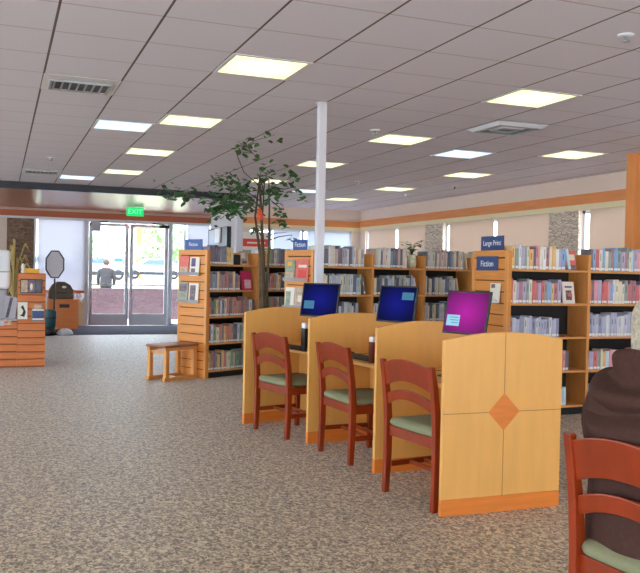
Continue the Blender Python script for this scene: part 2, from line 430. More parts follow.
# --- door wall
dw = MB()
dw.box((XL, YD, 0), (.75, YD + .15, H), 'wall').box((.75, YD, 2.62), (XR + .15, YD + .15, H), 'wall').box((.75, YD, 0), (1.93, YD + .15, .60), 'cream').box((4.45, YD, 0), (XR + .15, YD + .15, .9), 'cream')
struct('wall_door', dw)
struct('trim_7', MB().box((XL, YD - .04, 2.63), (XR, YD, 2.775), 'redtrim'))
struct('trim_8', MB().box((XL, YD - .06, 2.775), (XR, YD, 2.82), 'rail'))
struct('trim_9', MB().box((XL, YD - .03, 2.57), (XR, YD, 2.63), 'metal'))
struct('trim_10', MB().box((.75, YD - .02, .80), (1.93, YD, .87), 'trim').box((4.45, YD - .02, .80), (XR, YD, .87), 'trim'))
tag(MB().box((.14, YD - .12, 0), (.74, YD - .045, 2.57), 'stonedk').build('stone_column'), 'dark stacked-stone column left of the glass entrance doors', 'column')
glass_window(.75, YD + .05, 1.93, YD + .1, .60, 2.62, [], 'x')
blind(.84, YD + .012, 1.93, YD + .018, .87, 2.57, 'sheer', 'sheer bluish blind on the window left of the entrance doors', 'x')
glass_window(4.04, YD + .05, XR, YD + .1, .0, 2.62, [4.40], 'x')
blind(4.46, YD + .012, XR - .03, YD + .018, .9, 2.57, 'sheer', 'sheer grey blind on the narrow window right of the entrance doors', 'x')
def door(n, x0, x1, hinge):
    e = st_empty('door_%d' % n)
    w = .085
    fr = MB().box((x0, YD + .03, 0.01), (x0 + w, YD + .08, 2.54), 'metal').box((x1 - w, YD + .03, 0.01), (x1, YD + .08, 2.54), 'metal')
    fr.box((x0 + w, YD + .03, .01), (x1 - w, YD + .08, .29), 'metal').box((x0 + w, YD + .03, 2.47), (x1 - w, YD + .08, 2.54), 'metal')
    fr.build('door_frame', e)
    MB().box((x0 + w, YD + .05, .29), (x1 - w, YD + .058, 2.47), 'glass').build('glass', e)
    MB().box((x0 + .03, YD - .03, 1.00), (x1 - .03, YD - .01, 1.035), 'metal').box((x0 + .03, YD - .01, .99), (x0 + .06, YD + .03, 1.045), 'metal').box((x1 - .06, YD - .01, .99), (x1 - .03, YD + .03, 1.045), 'metal').build('push_bar', e)
    hx = x0 + .12 if hinge < 0 else x1 - .12
    MB().box((hx - .11, YD - .06, 2.46), (hx + .12, YD + .03, 2.54), 'dark').tube([(hx, YD - .03, 2.55), (hx + .3 * -hinge, YD - .12, 2.57)], .012, 'dark').build('door_closer', e)
    ex = x1 - .05 if hinge < 0 else x0 + .05
    MB().box((ex - .015, YD, .28), (ex + .015, YD + .03, .42), 'white').build('door_bolt', e)
door(1, 2.03, 2.985, -1); door(2, 3.015, 3.97, 1)
struct('trim_11', MB().box((1.93, YD, 0), (2.02, YD + .12, 2.62), 'metal').box((3.98, YD, 0), (4.04, YD + .12, 2.62), 'metal').box((1.93, YD, 2.55), (4.04, YD + .12, 2.63), 'metal'))
# small metal box by the left door head
tag(MB().box((2.06, YD - .14, 2.33), (2.28, YD - .045, 2.56), 'grey').build('control_box'), 'small grey control box at the top left of the entrance doors', 'box')

# --- left & rear walls (out of view; big windows added to light the ceiling)
lw = MB()
lw.box((XL - .15, YR, 0), (XL, YD, .2), 'wall').box((XL - .15, YR, 2.85), (XL, YD, H), 'wall')
for a in (YR, -2, 2, 6, 10, 14, 18): lw.box((XL - .15, a, .2), (XL, min(a + .5, YD), 2.85), 'wall')
lw.box((XL - .15, 18.5, .2), (XL, YD + .15, 2.85), 'wall')
struct('wall_left', lw)
for a in (YR, -2, 2, 6, 10, 14): glass_window(XL - .1, a + .5, XL - .05, a + 4, .2, 2.85, [a + 2.25])  # unseen windows, added so daylight reaches the ceiling
rr = MB()
rr.box((XL - .15, YR - .15, 0), (XW + .15, YR, .2), 'wall').box((XL - .15, YR - .15, 2.85), (XW + .15, YR, H), 'wall')
for a in (XL, -4, 0, 4): rr.box((a - .15, YR - .15, .2), (a + .4, YR, 2.85), 'wall')
rr.box((7.9, YR - .15, .2), (XW + .15, YR, 2.85), 'wall')
struct('wall_rear', rr)
for a in (XL, -4, 0, 4): glass_window(a + .4, YR - .1, min(a + 3.85, 7.9), YR - .05, .2, 2.85, [a + 2.1], 'x')  # rear windows added likewise, an unseen daylight source

# ------------------------------------------------------------------ ceiling fittings
def cellc(i, j): return (.30 + .595 * (i + .5), .049 + .61 * (j + .5))
def make_light(kind):
    t = thing('ceiling_light', '', 'light')
    r = .268; f = MB()
    for a, b in (((-.297, -.3), (.297, -r)), ((-.297, r), (.297, .3)), ((-.297, -r), (-r, r)), ((r, -r), (.297, r))):
        f.box((a[0], a[1], -.006), (b[0], b[1], -.001), 'frame')
    f.build('frame', t)
    MB().box((-r, -r, -.005), (r, r, -.002), kind).build('diffuser', t)
    return t
protoY = make_light('lampY'); protoB = make_light('lampB'); usedY = usedB = False
LB = {(2, 9): 'largest lit yellowish ceiling panel, nearest on the left above the tree',
      (2, 13): 'yellowish ceiling panel second nearest in the left row', (2, 17): 'yellowish ceiling panel third in the left row toward the doors',
      (2, 21): 'farthest yellowish ceiling panel of the left row before the dark beam',
      (6, 13): 'yellowish ceiling panel just right of the white pole', (6, 17): 'yellowish ceiling panel crossed by the white pole',
      (6, 21): 'yellowish ceiling panel seen through the top leaves of the tree',
      (10, 17): 'yellowish ceiling panel below the bluish one on the right half', (10, 21): 'small yellowish ceiling panel left of the row by the right wall',
      (10, 25): 'smallest yellowish ceiling panel in the far right corner', (10, 13): 'yellowish ceiling panel nearest the wooden post on the right',
      (6, 9): 'large yellowish ceiling panel on the right, above the square vent',
      (1, 14): 'bluish white ceiling panel nearer of the two at left', (1, 23): 'bluish white ceiling panel at left touching the dark beam',
      (8, 14): 'bluish white ceiling panel on the right half of the ceiling', (8, 23): 'bluish white ceiling panel left of the white pole'}
lights = []
for i in (-14, -10, -6, -2, 2, 6, 10):
    for j in (-7, -3, 1, 5, 9, 13, 17, 21, 25):
        if j == 25 and i < 6: continue
        if (i, j) == (6, 25): continue
        x, y = cellc(i, j)
        if x < XL + .4 or y < YR + .4: continue
        lights.append((i, j, 'Y'))
for ij in ((1, 14), (1, 23), (8, 14), (8, 23)): lights.append((*ij, 'B'))
for i, j, k in lights:
    if k == 'Y':
        o = protoY if not usedY else copy_tree(protoY); usedY = True
    else:
        o = protoB if not usedB else copy_tree(protoB); usedB = True
    x, y = cellc(i, j); o.location = (x, y, H)
    if (i, j) in LB: o['label'] = LB[(i, j)]; o['group'] = 'lit ceiling panels'
    else: o['label'] = 'square lit ceiling panel outside the photo frame'; o['group'] = 'ceiling panels outside the frame'
def vent(i, j, label, kind):
    x, y = cellc(i, j)
    t = thing('ceiling_vent', label, 'vent', (x, y, H))
    if kind == 'slot':
        MB().box((-.297, -.3, -.004), (.297, .3, -.001), 'frame').build('tile', t)
        MB().box((-.22, -.12, -.008), (.22, .2, -.0045), 'dark').build('backing', t)
        for k in range(7):
            x0 = -.21 + k * .062
            MB().box((x0, -.11, -.022), (x0 + .012, .19, -.0085), 'grille').build('slat', t)
        MB().box((-.24, -.14, -.02), (.24, -.121, -.0045), 'grille').box((-.24, .201, -.02), (.24, .22, -.0045), 'grille').box((-.24, -.12, -.02), (-.221, .2, -.0045), 'grille').box((.221, -.12, -.02), (.24, .2, -.0045), 'grille').build('frame', t)
    else:
        MB().box((-.29, -.29, -.006), (.29, .29, -.001), 'grille').build('backing', t)
        for k in range(4):
            r = .285 - k * .065
            q = [(-r, -r), (r, -r), (r, r), (-r, r)]; r2 = r - .04; q2 = [(-r2, -r2), (r2, -r2), (r2, r2), (-r2, r2)]
            b = MB()
            for e in range(4):
                a, c = q[e], q[(e + 1) % 4]; a2, c2 = q2[e], q2[(e + 1) % 4]
                b.add([(a[0], a[1], -.007), (c[0], c[1], -.007), (c2[0], c2[1], -.035), (a2[0], a2[1], -.035),
                       (a[0], a[1], -.010), (c[0], c[1], -.010), (c2[0], c2[1], -.038), (a2[0], a2[1], -.038)],
                      [(0, 1, 2, 3), (7, 6, 5, 4), (0, 4, 5, 1), (2, 6, 7, 3), (1, 5, 6, 2), (3, 7, 4, 0)], 'grille' if k % 2 else 'frame')
            b.build('cone', t)
vent(0, 11, 'slatted ceiling vent in the left foreground tiles', 'slot')
vent(0, 22, 'thin slatted ceiling vent near the dark beam at left', 'slot')
vent(7, 11, 'square metal ceiling diffuser vent on the right half', 'square')
spr = [((3.585, 4.059), 'chrome sprinkler head at the upper right, nearest of all'), ((3.658, 7.843), 'sprinkler head just left of the panel beside the pole'),
       ((5.48, 12.40), 'sprinkler head right of the pole, above the small far panel'), ((7.21, 12.21), 'sprinkler head nearest the right wall trim'),
       ((.642, 11.94), 'pale sprinkler head on the left tiles above the dark beam'), ((2.40, 13.88), 'sprinkler head near the dark beam left of the tree'),
       ((7.2, 13.97), 'tiny sprinkler head in the far right corner of the ceiling')]
for (x, y), l in spr:
    t = thing('sprinkler_head', l, 'sprinkler', (x, y, H), 0, 'ceiling sprinklers')
    MB().lathe([(.05, -.001), (.05, -.008), (.03, -.012)], 'frame', 16).build('cover_plate', t)
    MB().lathe([(.012, -.012), (.012, -.035), (.028, -.04), (.028, -.044), (.004, -.05)], 'grille', 10).build('nozzle', t)
# exit sign
t = thing('exit_sign', 'green lit exit sign hanging over the entrance doors', 'sign', (2.83, 18.8, 2.62))
MB().box((-.19, -.02, 0), (.19, .02, .19), 'exit').build('sign_face', t)
text_mb('EXIT', .16, 'exitl', FR((0, -.0215, .095), (1, 0, 0), (0, 0, 1)), t)
MB().tube([(0, 0, .19), (0, 0, .215)], .012, 'white').build('mount', t)
# white pole & wooden post
t = thing('support_pole', 'slim pale grey pole from the ceiling down to the far computer desk', 'pole', (2.66, 6.83, .756))
H_ = H - .756
MB().box((-.035, -.035, 0), (.035, .035, H_ - .006), 'pole').build('shaft', t, bevel=.006)
MB().box((-.045, -.045, H_ - .006), (.045, .045, H_), 'pole').build('ceiling_plate', t)
tag(MB().box((7.08, 7.78, 0), (7.26, 7.94, H), 'post').build('wooden_post'), 'orange wooden post at the right edge behind the bookcase', 'post')

# ------------------------------------------------------------------ bookcases
PALS = {}
PALS0 = {
 'A': [((92, 96, 120), 'slate'), ((176, 92, 80), 'red'), ((206, 190, 160), 'cream'), ((222, 170, 90), 'gold'), ((120, 140, 170), 'blue'), ((90, 130, 96), 'green'), ((196, 196, 204), 'white'), ((88, 74, 96), 'purple'), ((150, 120, 104), 'brown'), ((60, 66, 92), 'navy')],
 'D': [((150, 84, 96), 'maroon'), ((170, 196, 222), 'pale blue'), ((222, 222, 230), 'white'), ((96, 140, 190), 'blue'), ((70, 66, 84), 'charcoal'), ((206, 120, 130), 'pink'), ((206, 196, 176), 'cream'), ((110, 130, 128), 'grey-green'), ((150, 140, 176), 'lilac'), ((190, 70, 70), 'red'), ((222, 160, 90), 'orange')],
 'C': [((140, 152, 176), 'grey-blue'), ((206, 206, 216), 'white'), ((176, 140, 140), 'dusty pink'), ((90, 112, 140), 'blue'), ((70, 72, 88), 'charcoal'), ((220, 190, 150), 'tan'), ((180, 186, 160), 'sage'), ((196, 180, 190), 'lilac')],
}
for _k, _v in PALS0.items():
    PALS[_k] = [(tuple(min(255, int(c * .84 + 62)) for c in col), n_) for col, n_ in _v]
bookmats = {}
PALS['D2'] = [((226, 226, 236), 'white'), ((206, 206, 226), 'lilac-white'), ((186, 190, 214), 'pale lilac'), ((150, 156, 184), 'grey-blue'), ((214, 216, 220), 'silver')]
PALS['C2'] = PALS['C3'] = [((214, 218, 228), 'white'), ((186, 200, 216), 'pale blue'), ((226, 220, 196), 'cream'), ((110, 124, 150), 'blue'), ((196, 196, 170), 'sage'), ((84, 88, 104), 'charcoal')]
def bmat(col):
    if col not in bookmats: bookmats[col] = mat('book_cover_%d' % len(bookmats), col, .5, var=.22, scale=9, stretch=(1, 1, .6))
    return bookmats[col]
M['label'] = mat('call_number_label', (240, 240, 240), .6, var=.03)
def book_mesh(th, dp, ht, col, tcol):
    # front (spine) faces -y; stands on z=0
    b = MB(); c = bmat(col)
    b.box((0, 0, 0), (th, .004, ht), c).box((0, .004, 0), (.0025, dp, ht), c).box((th - .0025, .004, 0), (th, dp, ht), c)
    b.box((.0025, .004, .003), (th - .0025, dp - .003, ht - .003), 'paper')
    b.box((.004, -.0012, .010), (th - .004, 0, .034), 'label')
    z0 = ht * random.uniform(.45, .55); z1 = ht * random.uniform(.72, .9)
    if random.random() < .5: b.box((th * .36, -.0012, z0), (th * .64, 0, z1), bmat(tcol))
    return b
BOOKS = []          # (world matrix, meshbuilder, label info)
def bookcase(name, label, loc, rz, bays, bw, depth, endpanel, fills, pal, shelves=(.10, .465, .82, 1.17, 1.52), top=1.69, rowname='', double=True):
    t = thing(name, label, 'bookcase', loc, rz)
    X = Matrix.Translation(Vector(loc)) @ Matrix.Rotation(radians(rz), 4, 'Z')
    total = bays * bw + .035
    for k in range(bays + 1):
        x = k * bw
        if k == 0 and endpanel: continue
        MB().box((x, 0, 0), (x + .035, depth, top), 'oak').build('upright', t, bevel=.003)
    yc = depth / 2
    for k in range(bays):
        x0 = k * bw + .035; x1 = (k + 1) * bw
        for z in shelves: 
            MB().box((x0, .006, z - .022), (x1, yc - .01, z), 'oak').build('shelf', t)
        MB().box((x0, yc - .008, .0), (x1, yc + .008, 1.50), 'black').build('back_panel', t)
        MB().box((x0, yc - .008, 1.50), (x1, yc + .008, top), 'oak').build('top_back_board', t)
        MB().box((x0, .03, 0), (x1, .045, shelves[0] - .024), 'black').build('plinth', t)
        for z in shelves[:]:
            MB().box((x0, yc + .01, z - .022), (x1, depth - .006, z), 'oak').build('shelf', t)
    if endpanel:
        p = MB(); p.box((0, 0, 0), (.035, depth, top + .01), 'slat')
        p.box((-.022, 0, 0), (0, .045, top + .02), 'oak').box((-.022, depth - .045, 0), (0, depth, top + .02), 'oak').box((-.022, .045, top - .05), (0, depth - .045, top + .02), 'slat')
        p.build('end_panel', t, bevel=.002)
        s = MB(); n = 14; hh = (top - .06) / n
        for i in range(n):
            s.box((-.018, .045, i * hh + .006), (0, depth - .045, (i + 1) * hh - .006), 'slat')
        s.box((-.004, .045, 0), (0, depth - .045, top - .05), 'groove')
        s.build('slatwall', t)
    # books
    for (bay, sh, fill, kind) in fills:
        x = bay * bw + .04; xe = (bay + 1) * bw - .005; x_end = x + (xe - x) * fill
        z = shelves[sh]; n = 0; prev = None
        while True:
            th = random.uniform(.026, .052); 
            if x + th > x_end: break
            ht = random.uniform(.205, .262) if kind != 'low' else random.uniform(.18, .22)
            if sh < 4: ht = min(ht, .315)
            col, cn = random.choice(PALS[pal + str(sh)] if pal + str(sh) in PALS else PALS[pal]); tc_ = tuple(int(v * .75 + 60) for v in col) if sum(col) < 420 else tuple(int(v * .7) for v in col)
            n += 1
            mb = book_mesh(th - .001, random.uniform(.14, .17), ht, col, tc_)
            Bx = X @ Matrix.Translation((x, .012 + random.uniform(0, .015), z))
            nm = ['bottom', 'fourth', 'middle', 'second', 'top'][sh]
            BOOKS.append((Bx, mb, dict(col=cn, n=n, shelf=nm, bay=bay, row=rowname, prev=prev, tall=ht > .225, th=th, h=ht)))
            prev = cn; x += th
        if kind == 'lean' and x + .12 < xe:
            col, cn = random.choice(PALS[pal]); n += 1
            mb = book_mesh(.03, .15, .22, col, (230, 226, 210))
            Bx = X @ Matrix.Translation((x + .045, .02, z)) @ Matrix.Rotation(radians(-12), 4, 'Y')
            Bx = X @ Matrix.Translation((x + .004, .02, z + .0065)) @ Matrix.Translation((0.047, 0, 0)) @ Matrix.Rotation(radians(-12), 4, 'Y')
            BOOKS.append((Bx, mb, dict(col=cn, n=n, shelf=nm, bay=bay, row=rowname, prev=prev, tall=False, th=.03, h=.22, lean=True)))
    return t, X

PA = (2.565, 10.62, 0); PC = (3.51, 9.16, 0); PD = (4.80, 7.02, 0)
bcA, XA = bookcase('bookcase', 'oak bookcase with slatted end panel behind the tree, left of the desks', PA, 27, 2, .90, .60, True,
    [(0, 4, .50, ''), (0, 3, .66, ''), (0, 2, .98, ''), (0, 1, .98, ''), (0, 0, .98, ''), (1, 4, .95, ''), (1, 3, .95, ''), (1, 2, .95, ''), (1, 1, .95, ''), (1, 0, .9, '')], 'A', rowname='left bookcase')
bcC, XC = bookcase('bookcase', 'long oak bookcase behind the three monitors in the middle of the room', PC, 15, 5, .90, .60, True,
    [(0, 4, .92, ''), (0, 3, .82, 'lean'), (0, 2, .80, ''), (0, 1, .8, ''), (1, 4, .66, ''), (1, 3, .80, 'lean'), (1, 2, .85, ''), (1, 1, .8, ''),
     (2, 4, .86, 'lean'), (2, 3, .70, 'lean'), (2, 2, .62, ''), (2, 1, .8, ''), (3, 4, .9, ''), (3, 3, .9, ''), (3, 2, .9, ''), (3, 1, .9, ''),
     (4, 4, .9, ''), (4, 3, .9, '')], 'C', rowname='middle bookcase')
bcD, XD = bookcase('bookcase', 'oak bookcase with slatted end panel right of the magenta screen', PD, 0, 3, .99, .66, True,
    [(0, 4, .70, 'lean'), (0, 3, .69, ''), (0, 2, .66, 'low'), (0, 1, .82, 'low'), (0, 0, .78, 'low'), (1, 4, .98, ''), (1, 3, .98, ''), (1, 2, .98, ''), (1, 1, .98, 'low'), (1, 0, .9, 'low'),
     (2, 4, .9, ''), (2, 3, .9, ''), (2, 2, .9, '')], 'D', rowname='right bookcase')

# face-out books and magazines
def flat_book(name, label, w, h, th, X, cov, bands, cat='book', group=None):
    """cover faces -y in local frame X; bands: (z0,z1,x0,x1,mat) as fractions"""
    t = D.objects.new(name, None); C.objects.link(t); t.matrix_world = X; tag(t, label, cat, group)
    MB().box((0, .003, .002), (w - .002, th - .003, h - .002), 'paper').build('pages', t)
    c = MB().box((0, 0, 0), (w, .003, h), cov).box((0, th - .003, 0), (w, th, h), cov).box((-.002, 0, 0), (0, th, h), cov)
    for z0, z1, x0, x1, m_ in bands: c.box((w * x0, -.0012, h * z0), (w * x1, 0, h * z1), m_)
    c.build('cover', t)
    return t
def LT(X, x, y, z, tilt=10, yaw=0):
    return X @ Matrix.Translation((x, y, z)) @ Matrix.Rotation(radians(yaw), 4, 'Z') @ Matrix.Rotation(radians(-tilt), 4, 'X')
hot = mat('hot_pink_cover', (214, 40, 104), .3); M['hotpink'] = hot
M['palepink'] = mat('pale_pink_print', (240, 190, 206), .4, var=.3, scale=30)
M['coral'] = mat('coral_cover', (226, 112, 98), .45, var=.1)
M['greenish'] = mat('grey_green_cover', (150, 160, 140), .45, var=.3, scale=20)
M['tancover'] = mat('tan_photo_cover', (198, 172, 150), .45, var=.3, scale=25)
M['mixcover'] = mat('dark_photo_cover', (120, 104, 116), .45, var=.6, scale=25)
M['violet'] = mat('violet_picture', (88, 70, 130), .45, var=.4, scale=30)
flat_book('book', 'hot pink paperback facing out on the second shelf of the left bookcase', .19, .27, .02, LT(XA, .66, .04, 1.172, 9), 'hotpink', [(.1, .55, .25, .9, 'palepink')])
flat_book('book', 'tan paperback facing out on the top shelf of the left bookcase', .15, .19, .02, LT(XA, .62, .04, 1.522, 9), 'tancover', [(.5, .9, .1, .6, 'paper'), (.1, .3, .2, .8, 'mixcover')])
MBx = MB().box((.50, .05, 1.521), (.62, .16, 1.66), 'black')
t = tag(MBx.build('bookend'), 'black bookend block on the top shelf of the left bookcase', 'bookend'); t.matrix_world = XA
flat_book('book', 'white paperback facing out on second shelf of the right bookcase', .15, .23, .02, LT(XD, .72, .05, 1.172, 9), 'paper', [(.72, .8, .2, .8, 'violet'), (.15, .6, .25, .75, 'mixcover'), (.3, .45, .45, .8, 'coral')])
flat_book('book', 'orange-red paperback facing out on the top shelf of right bookcase', .14, .21, .02, LT(XD, .72, .03, 1.522, 9), 'coral', [(.0, .25, 0, 1, 'mixcover'), (.5, .8, .3, .9, 'paper')])
# magazines on slatwalls: end-panel frame (cover faces local -x)
def end_frame(X, y, z, out=-.03):
    # local: cover plane facing -x; x' runs toward -y (so reads left->right seen from -x side)
    return X @ Matrix.Translation((out, y, z)) @ Matrix.Rotation(radians(-90), 4, 'Z')
def holder(X, y0, w, z, label):
    t = D.objects.new('acrylic_holder', None); C.objects.link(t); t.matrix_world = end_frame(X, y0, z, -.022)
    tag(t, label, 'holder', 'clear acrylic magazine holders')
    MB().box((0, -.05, -.012), (w, 0, -.006), 'acrylic').build('ledge', t)
    MB().box((0, -.053, -.012), (w, -.05, .03), 'acrylic').build('lip', t)
mags = [
 (XA, .55, 1.38, .19, .25, 'coral', [(.1, .4, .1, .9, 'tancover')], 'coral magazine on the upper rack of the left slatted end', 8),
 (XA, .33, 1.36, .19, .25, 'paper', [(.5, .95, .15, .6, 'violet'), (.05, .4, .15, .6, 'mixcover')], 'cream magazine with violet pictures, upper rack of left slatted end', 8),
 (XA, .56, 1.02, .19, .25, 'greenish', [(.5, .9, .1, .9, 'mixcover')], 'grey photo magazine on the lower rack of the left slatted end', 8),
 (XA, .34, 1.00, .19, .26, 'paper', [(.1, .9, .1, .7, 'mixcover')], 'white magazine with dark photo, lower rack of left slatted end', 8),
 (XC, .56, 1.34, .20, .25, 'greenish', [(.7, .9, .2, .7, 'yellow'), (.1, .4, .1, .9, 'tancover')], 'grey-green book on the rack under the blue sign by the tree', 8),
 (XC, .33, 1.335, .25, .27, 'coral', [(.6, .72, .2, .9, 'paper'), (.1, .5, .2, .9, 'redposter')], 'red-orange magazine on the slatted end right of the tree', 8),
 (XC, .56, 1.0, .20, .25, 'paper', [(.1, .8, .1, .6, 'greenish')], 'white and green book on the lower rack right of the tree', 8),
 (XC, .34, 1.0, .20, .26, 'tancover', [(.3, .6, .3, .7, 'paper')], 'tan book on the lower rack right of the tree', 8),
 (XD, .27, 1.17, .17, .20, 'paper', [(.75, .95, .1, .5, 'mixcover')], 'white booklet on the slatted end just right of the magenta screen', 8),
]
for X, y, z, w, h, cov, bands, lab, tl in mags:
    F = end_frame(X, y, z, -.05) @ Matrix.Rotation(radians(-tl * .5), 4, 'X') 
    flat_book('magazine', lab, w, h, .012, F, cov, bands, 'magazine', 'magazines on the slatted end panels')
holder(XA, .56, .44, 1.38, 'clear acrylic ledge holding the upper magazines on the left bookcase end')
holder(XA, .57, .44, 1.01, 'clear acrylic ledge holding the lower magazines on the left bookcase end')
holder(XC, .57, .50, 1.34, 'clear acrylic ledge under the upper magazines right of the tree')
holder(XC, .57, .46, 1.0, 'clear acrylic ledge under the lower books right of the tree')
holder(XD, .28, .19, 1.17, 'clear acrylic ledge on the slatted end right of the magenta screen')
# signs
def top_sign(X, y, w, h, txt, mt, label, z=1.712, size=.07, wob=0):
    t = D.objects.new('section_sign', None); C.objects.link(t); t.matrix_world = end_frame(X, y, z, .01) @ Matrix.Rotation(radians(wob), 4, 'Z')
    tag(t, label, 'sign', 'blue section signs')
    MB().box((0, -.004, 0), (w, .004, h), mt).box((0, .004, 0), (w, .04, .006), mt).build('board', t)
    text_mb(txt, size, 'white', FR((w / 2, -.0052, h / 2), (1, 0, 0), (0, 0, 1)), t)
top_sign(XA, .50, .36, .14, 'Fiction', 'sign', 'blue Fiction sign standing on the left bookcase end')
top_sign(XC, .47, .30, .13, 'Fiction', 'sign', 'blue Fiction sign standing on the bookcase right of the tree', size=.085)
top_sign(XD, .54, .42, .15, 'Large Print', 'signnavy', 'navy Large Print sign standing on the right bookcase end', size=.075)
t = D.objects.new('section_sign', None); C.objects.link(t); t.matrix_world = end_frame(XD, .56, 1.50, -.0235); tag(t, 'navy Fiction sign mounted on the slatted end of the right bookcase', 'sign', 'blue section signs')
MB().box((0, -.006, 0), (.40, 0, .15), 'signnavy').build('board', t)
text_mb('Fiction', .09, 'white', FR((.20, -.0072, .07), (1, 0, 0), (0, 0, 1)), t)

# small plant in patterned vase on middle bookcase
q = XC @ Vector((1.66, .09, 1.521))
t = thing('potted_plant', 'small leafy plant in a pale patterned vase on the middle bookcase', 'plant', q)
MB().lathe([(.035, 0), (.05, .01), (.062, .06), (.058, .12), (.05, .16), (.056, .18), (.046, .18), (.044, .165)], 'vase', 20).build('vase', t)
MB().lathe([(.043, .150), (.043, .166), (.02, .168)], 'soil', 16).build('soil', t)
lf = MB(); sm = MB()
for k in range(26):
    a = random.uniform(0, 2 * pi); rr_ = random.uniform(.03, .15); z = .22 + random.uniform(0, .13) + .05 * cos(a * 3) * (rr_ > .08)
    p = Vector((rr_ * cos(a), rr_ * .7 * sin(a), z)); sm.tube([(0, 0, .16), (p.x * .4, p.y * .4, z - .03), tuple(p)], .0025, 'stem', 5)
    w = random.uniform(.032, .046); d = Vector((cos(a), sin(a), random.uniform(-.5, .3))).normalized(); s_ = d.cross(Vector((0, 0, 1))).normalized()
    up_ = s_.cross(d)
    lf.add([p, p + d * w * .7 + s_ * w - up_ * .004, p + d * w * 1.7 + s_ * w * .6, p + d * w * 2.3 - up_ * .012, p + d * w * 1.7 - s_ * w * .6, p + d * w * .7 - s_ * w - up_ * .004, p + d * w * 1.1 + up_ * .006],
           [(0, 1, 6), (1, 2, 6), (2, 3, 6), (3, 4, 6), (4, 5, 6), (5, 0, 6)], 'leaf2')
lf.build('foliage', t); sm.build('stems', t)

# ------------------------------------------------------------------ desks (one curved row of carrels)
PW = .842; PT = .035; PH = 1.055
PAN = [((2.155, 7.40), 12), ((2.425, 6.41), 6), ((2.535, 5.325), 1.5), ((2.470, 4.25), -.8)]
def panel(P, rz, label, front=False, h0=PH):
    t = thing('carrel_panel', label, 'panel', (P[0], P[1], 0), rz, 'upright end panels of the computer carrels')
    pts = [(0, .10), (PW, .10)]; n = 24
    arch = [(PW * (1 - k / n), h0 + .048 * (1 - (2 * (1 - k / n) - 1) ** 2)) for k in range(n + 1)]
    MB().prism(pts + arch, 0, PT, 'maple').build('board', t, bevel=.003)
    MB().box((0, -.0015, 0), (PW, PT + .0015, .10), 'band').build('base_band', t, bevel=.002)
    if front:
        cx, cz, r = PW * .5, .615, .112
        s = MB(); w = .002
        for a, b in (((cx - w, .10), (cx + w, cz - r)), ((cx - w, cz + r), (cx + w, h0 + .046)), ((0, cz - w), (cx - r, cz + w)), ((cx + r, cz - w), (PW, cz + w))):
            s.box((a[0], -.0008, a[1]), (b[0], .001, b[1]), 'seam')
        s.build('seams', t)
        MB().prism([(cx - r, cz), (cx, cz - r * 1.03), (cx + r, cz), (cx, cz + r * 1.03)], -.0012, .001, 'band').build('diamond_inlay', t)
    return t
plab = ['maple panel with curved top at the far end of the computer desks', 'curved-top maple panel between the far and middle computers', 'curved-top maple panel between the middle and magenta computers', 'large maple end panel with a diamond inlay nearest the camera']
for i, (P, rz) in enumerate(PAN): panel(P, rz, plab[i], i == 3)
def pt(i, u, v=0):   # point on panel i, u along panel, v behind
    (x, y), rz = PAN[i]; a = radians(rz)
    return (x + u * cos(a) - v * sin(a), y + u * sin(a) + v * cos(a))
slab = ['far', 'middle', 'near']
for i in range(3):
    A0, A1 = pt(i, .13, -.001), pt(i, PW, -.001); B0, B1 = pt(i + 1, .13, PT + .001), pt(i + 1, PW, PT + .001)
    t = thing('computer_desk', 'maple worktop between two carrel panels at the %s computer' % slab[i], 'desk', (A0[0], A0[1], 0), 0, 'carrel worktops')
    loc = lambda p: (p[0] - A0[0], p[1] - A0[1])
    MB().prism([loc(A0), loc(B0), loc(B1), loc(A1)], .725, .755, 'maple', 'z').build('worktop', t, bevel=.003)
    C0, C1 = pt(i, .60, -.001), pt(i, .625, -.001); D0, D1 = pt(i + 1, .60, PT + .001), pt(i + 1, .625, PT + .001)
    MB().prism([loc(C0), loc(D0), loc(D1), loc(C1)], .10, .72, 'maple', 'z').build('modesty_panel', t)
    C0, C1 = pt(i, .85, -.001), pt(i, .87, -.001); D0, D1 = pt(i + 1, .85, PT + .001), pt(i + 1, .87, PT + .001)
    MB().prism([loc(C0), loc(D0), loc(D1), loc(C1)], .757, .90, 'maple', 'z').build('back_rail', t)

# monitors
def monitor(c, rz, scr, label, boxpos, boxm, glow=0):
    """c = screen centre; screen normal is local -x ; right of viewer = -y"""
    t = thing('monitor', label, 'monitor', (c[0], c[1], .756), rz, 'computer monitors on the carrels')
    W, Hh, zc = .365, .298, c[2] - .756
    T = Matrix.Translation((0, 0, zc)) @ Matrix.Rotation(radians(12), 4, 'Y')
    MB().box((0, -W / 2, -Hh / 2), (.018, W / 2, Hh / 2), 'dark', T).box((.018, -W * .3, -Hh * .3), (.055, W * .3, Hh * .3), 'dark', T).build('casing', t, bevel=.003)
    s = MB().box((-.0015, -W / 2 + .012, -Hh / 2 + .012), (-.0002, W / 2 - .012, Hh / 2 - .012), scr, T).build('screen', t)
    bx, bz, bw_, bh = boxpos
    b = MB().box((-.003, -bx - bw_ / 2, bz - bh / 2), (-.0018, -bx + bw_ / 2, bz + bh / 2), boxm, T)
    for k in range(3): b.box((-.0042, -bx - bw_ * .4, bz + bh * (.25 - .25 * k)), (-.0032, -bx + bw_ * (.3 - .1 * k), bz + bh * (.30 - .25 * k)), 'scrline', T)
    b.build('login_window', s)
    MB().box((.055, -.03, .01), (.085, .03, zc + .02), 'dark').lathe([(.115, 0), (.115, .012), (.04, .02)], 'dark', 24, (.06, 0, 0)).build('stand', t)
    return t
monitor((2.935, 4.78, 1.195), 20, 'scrP', 'monitor with a magenta screen on the carrel nearest the camera', (-.10, -.058, .11, .075), 'scrbox')
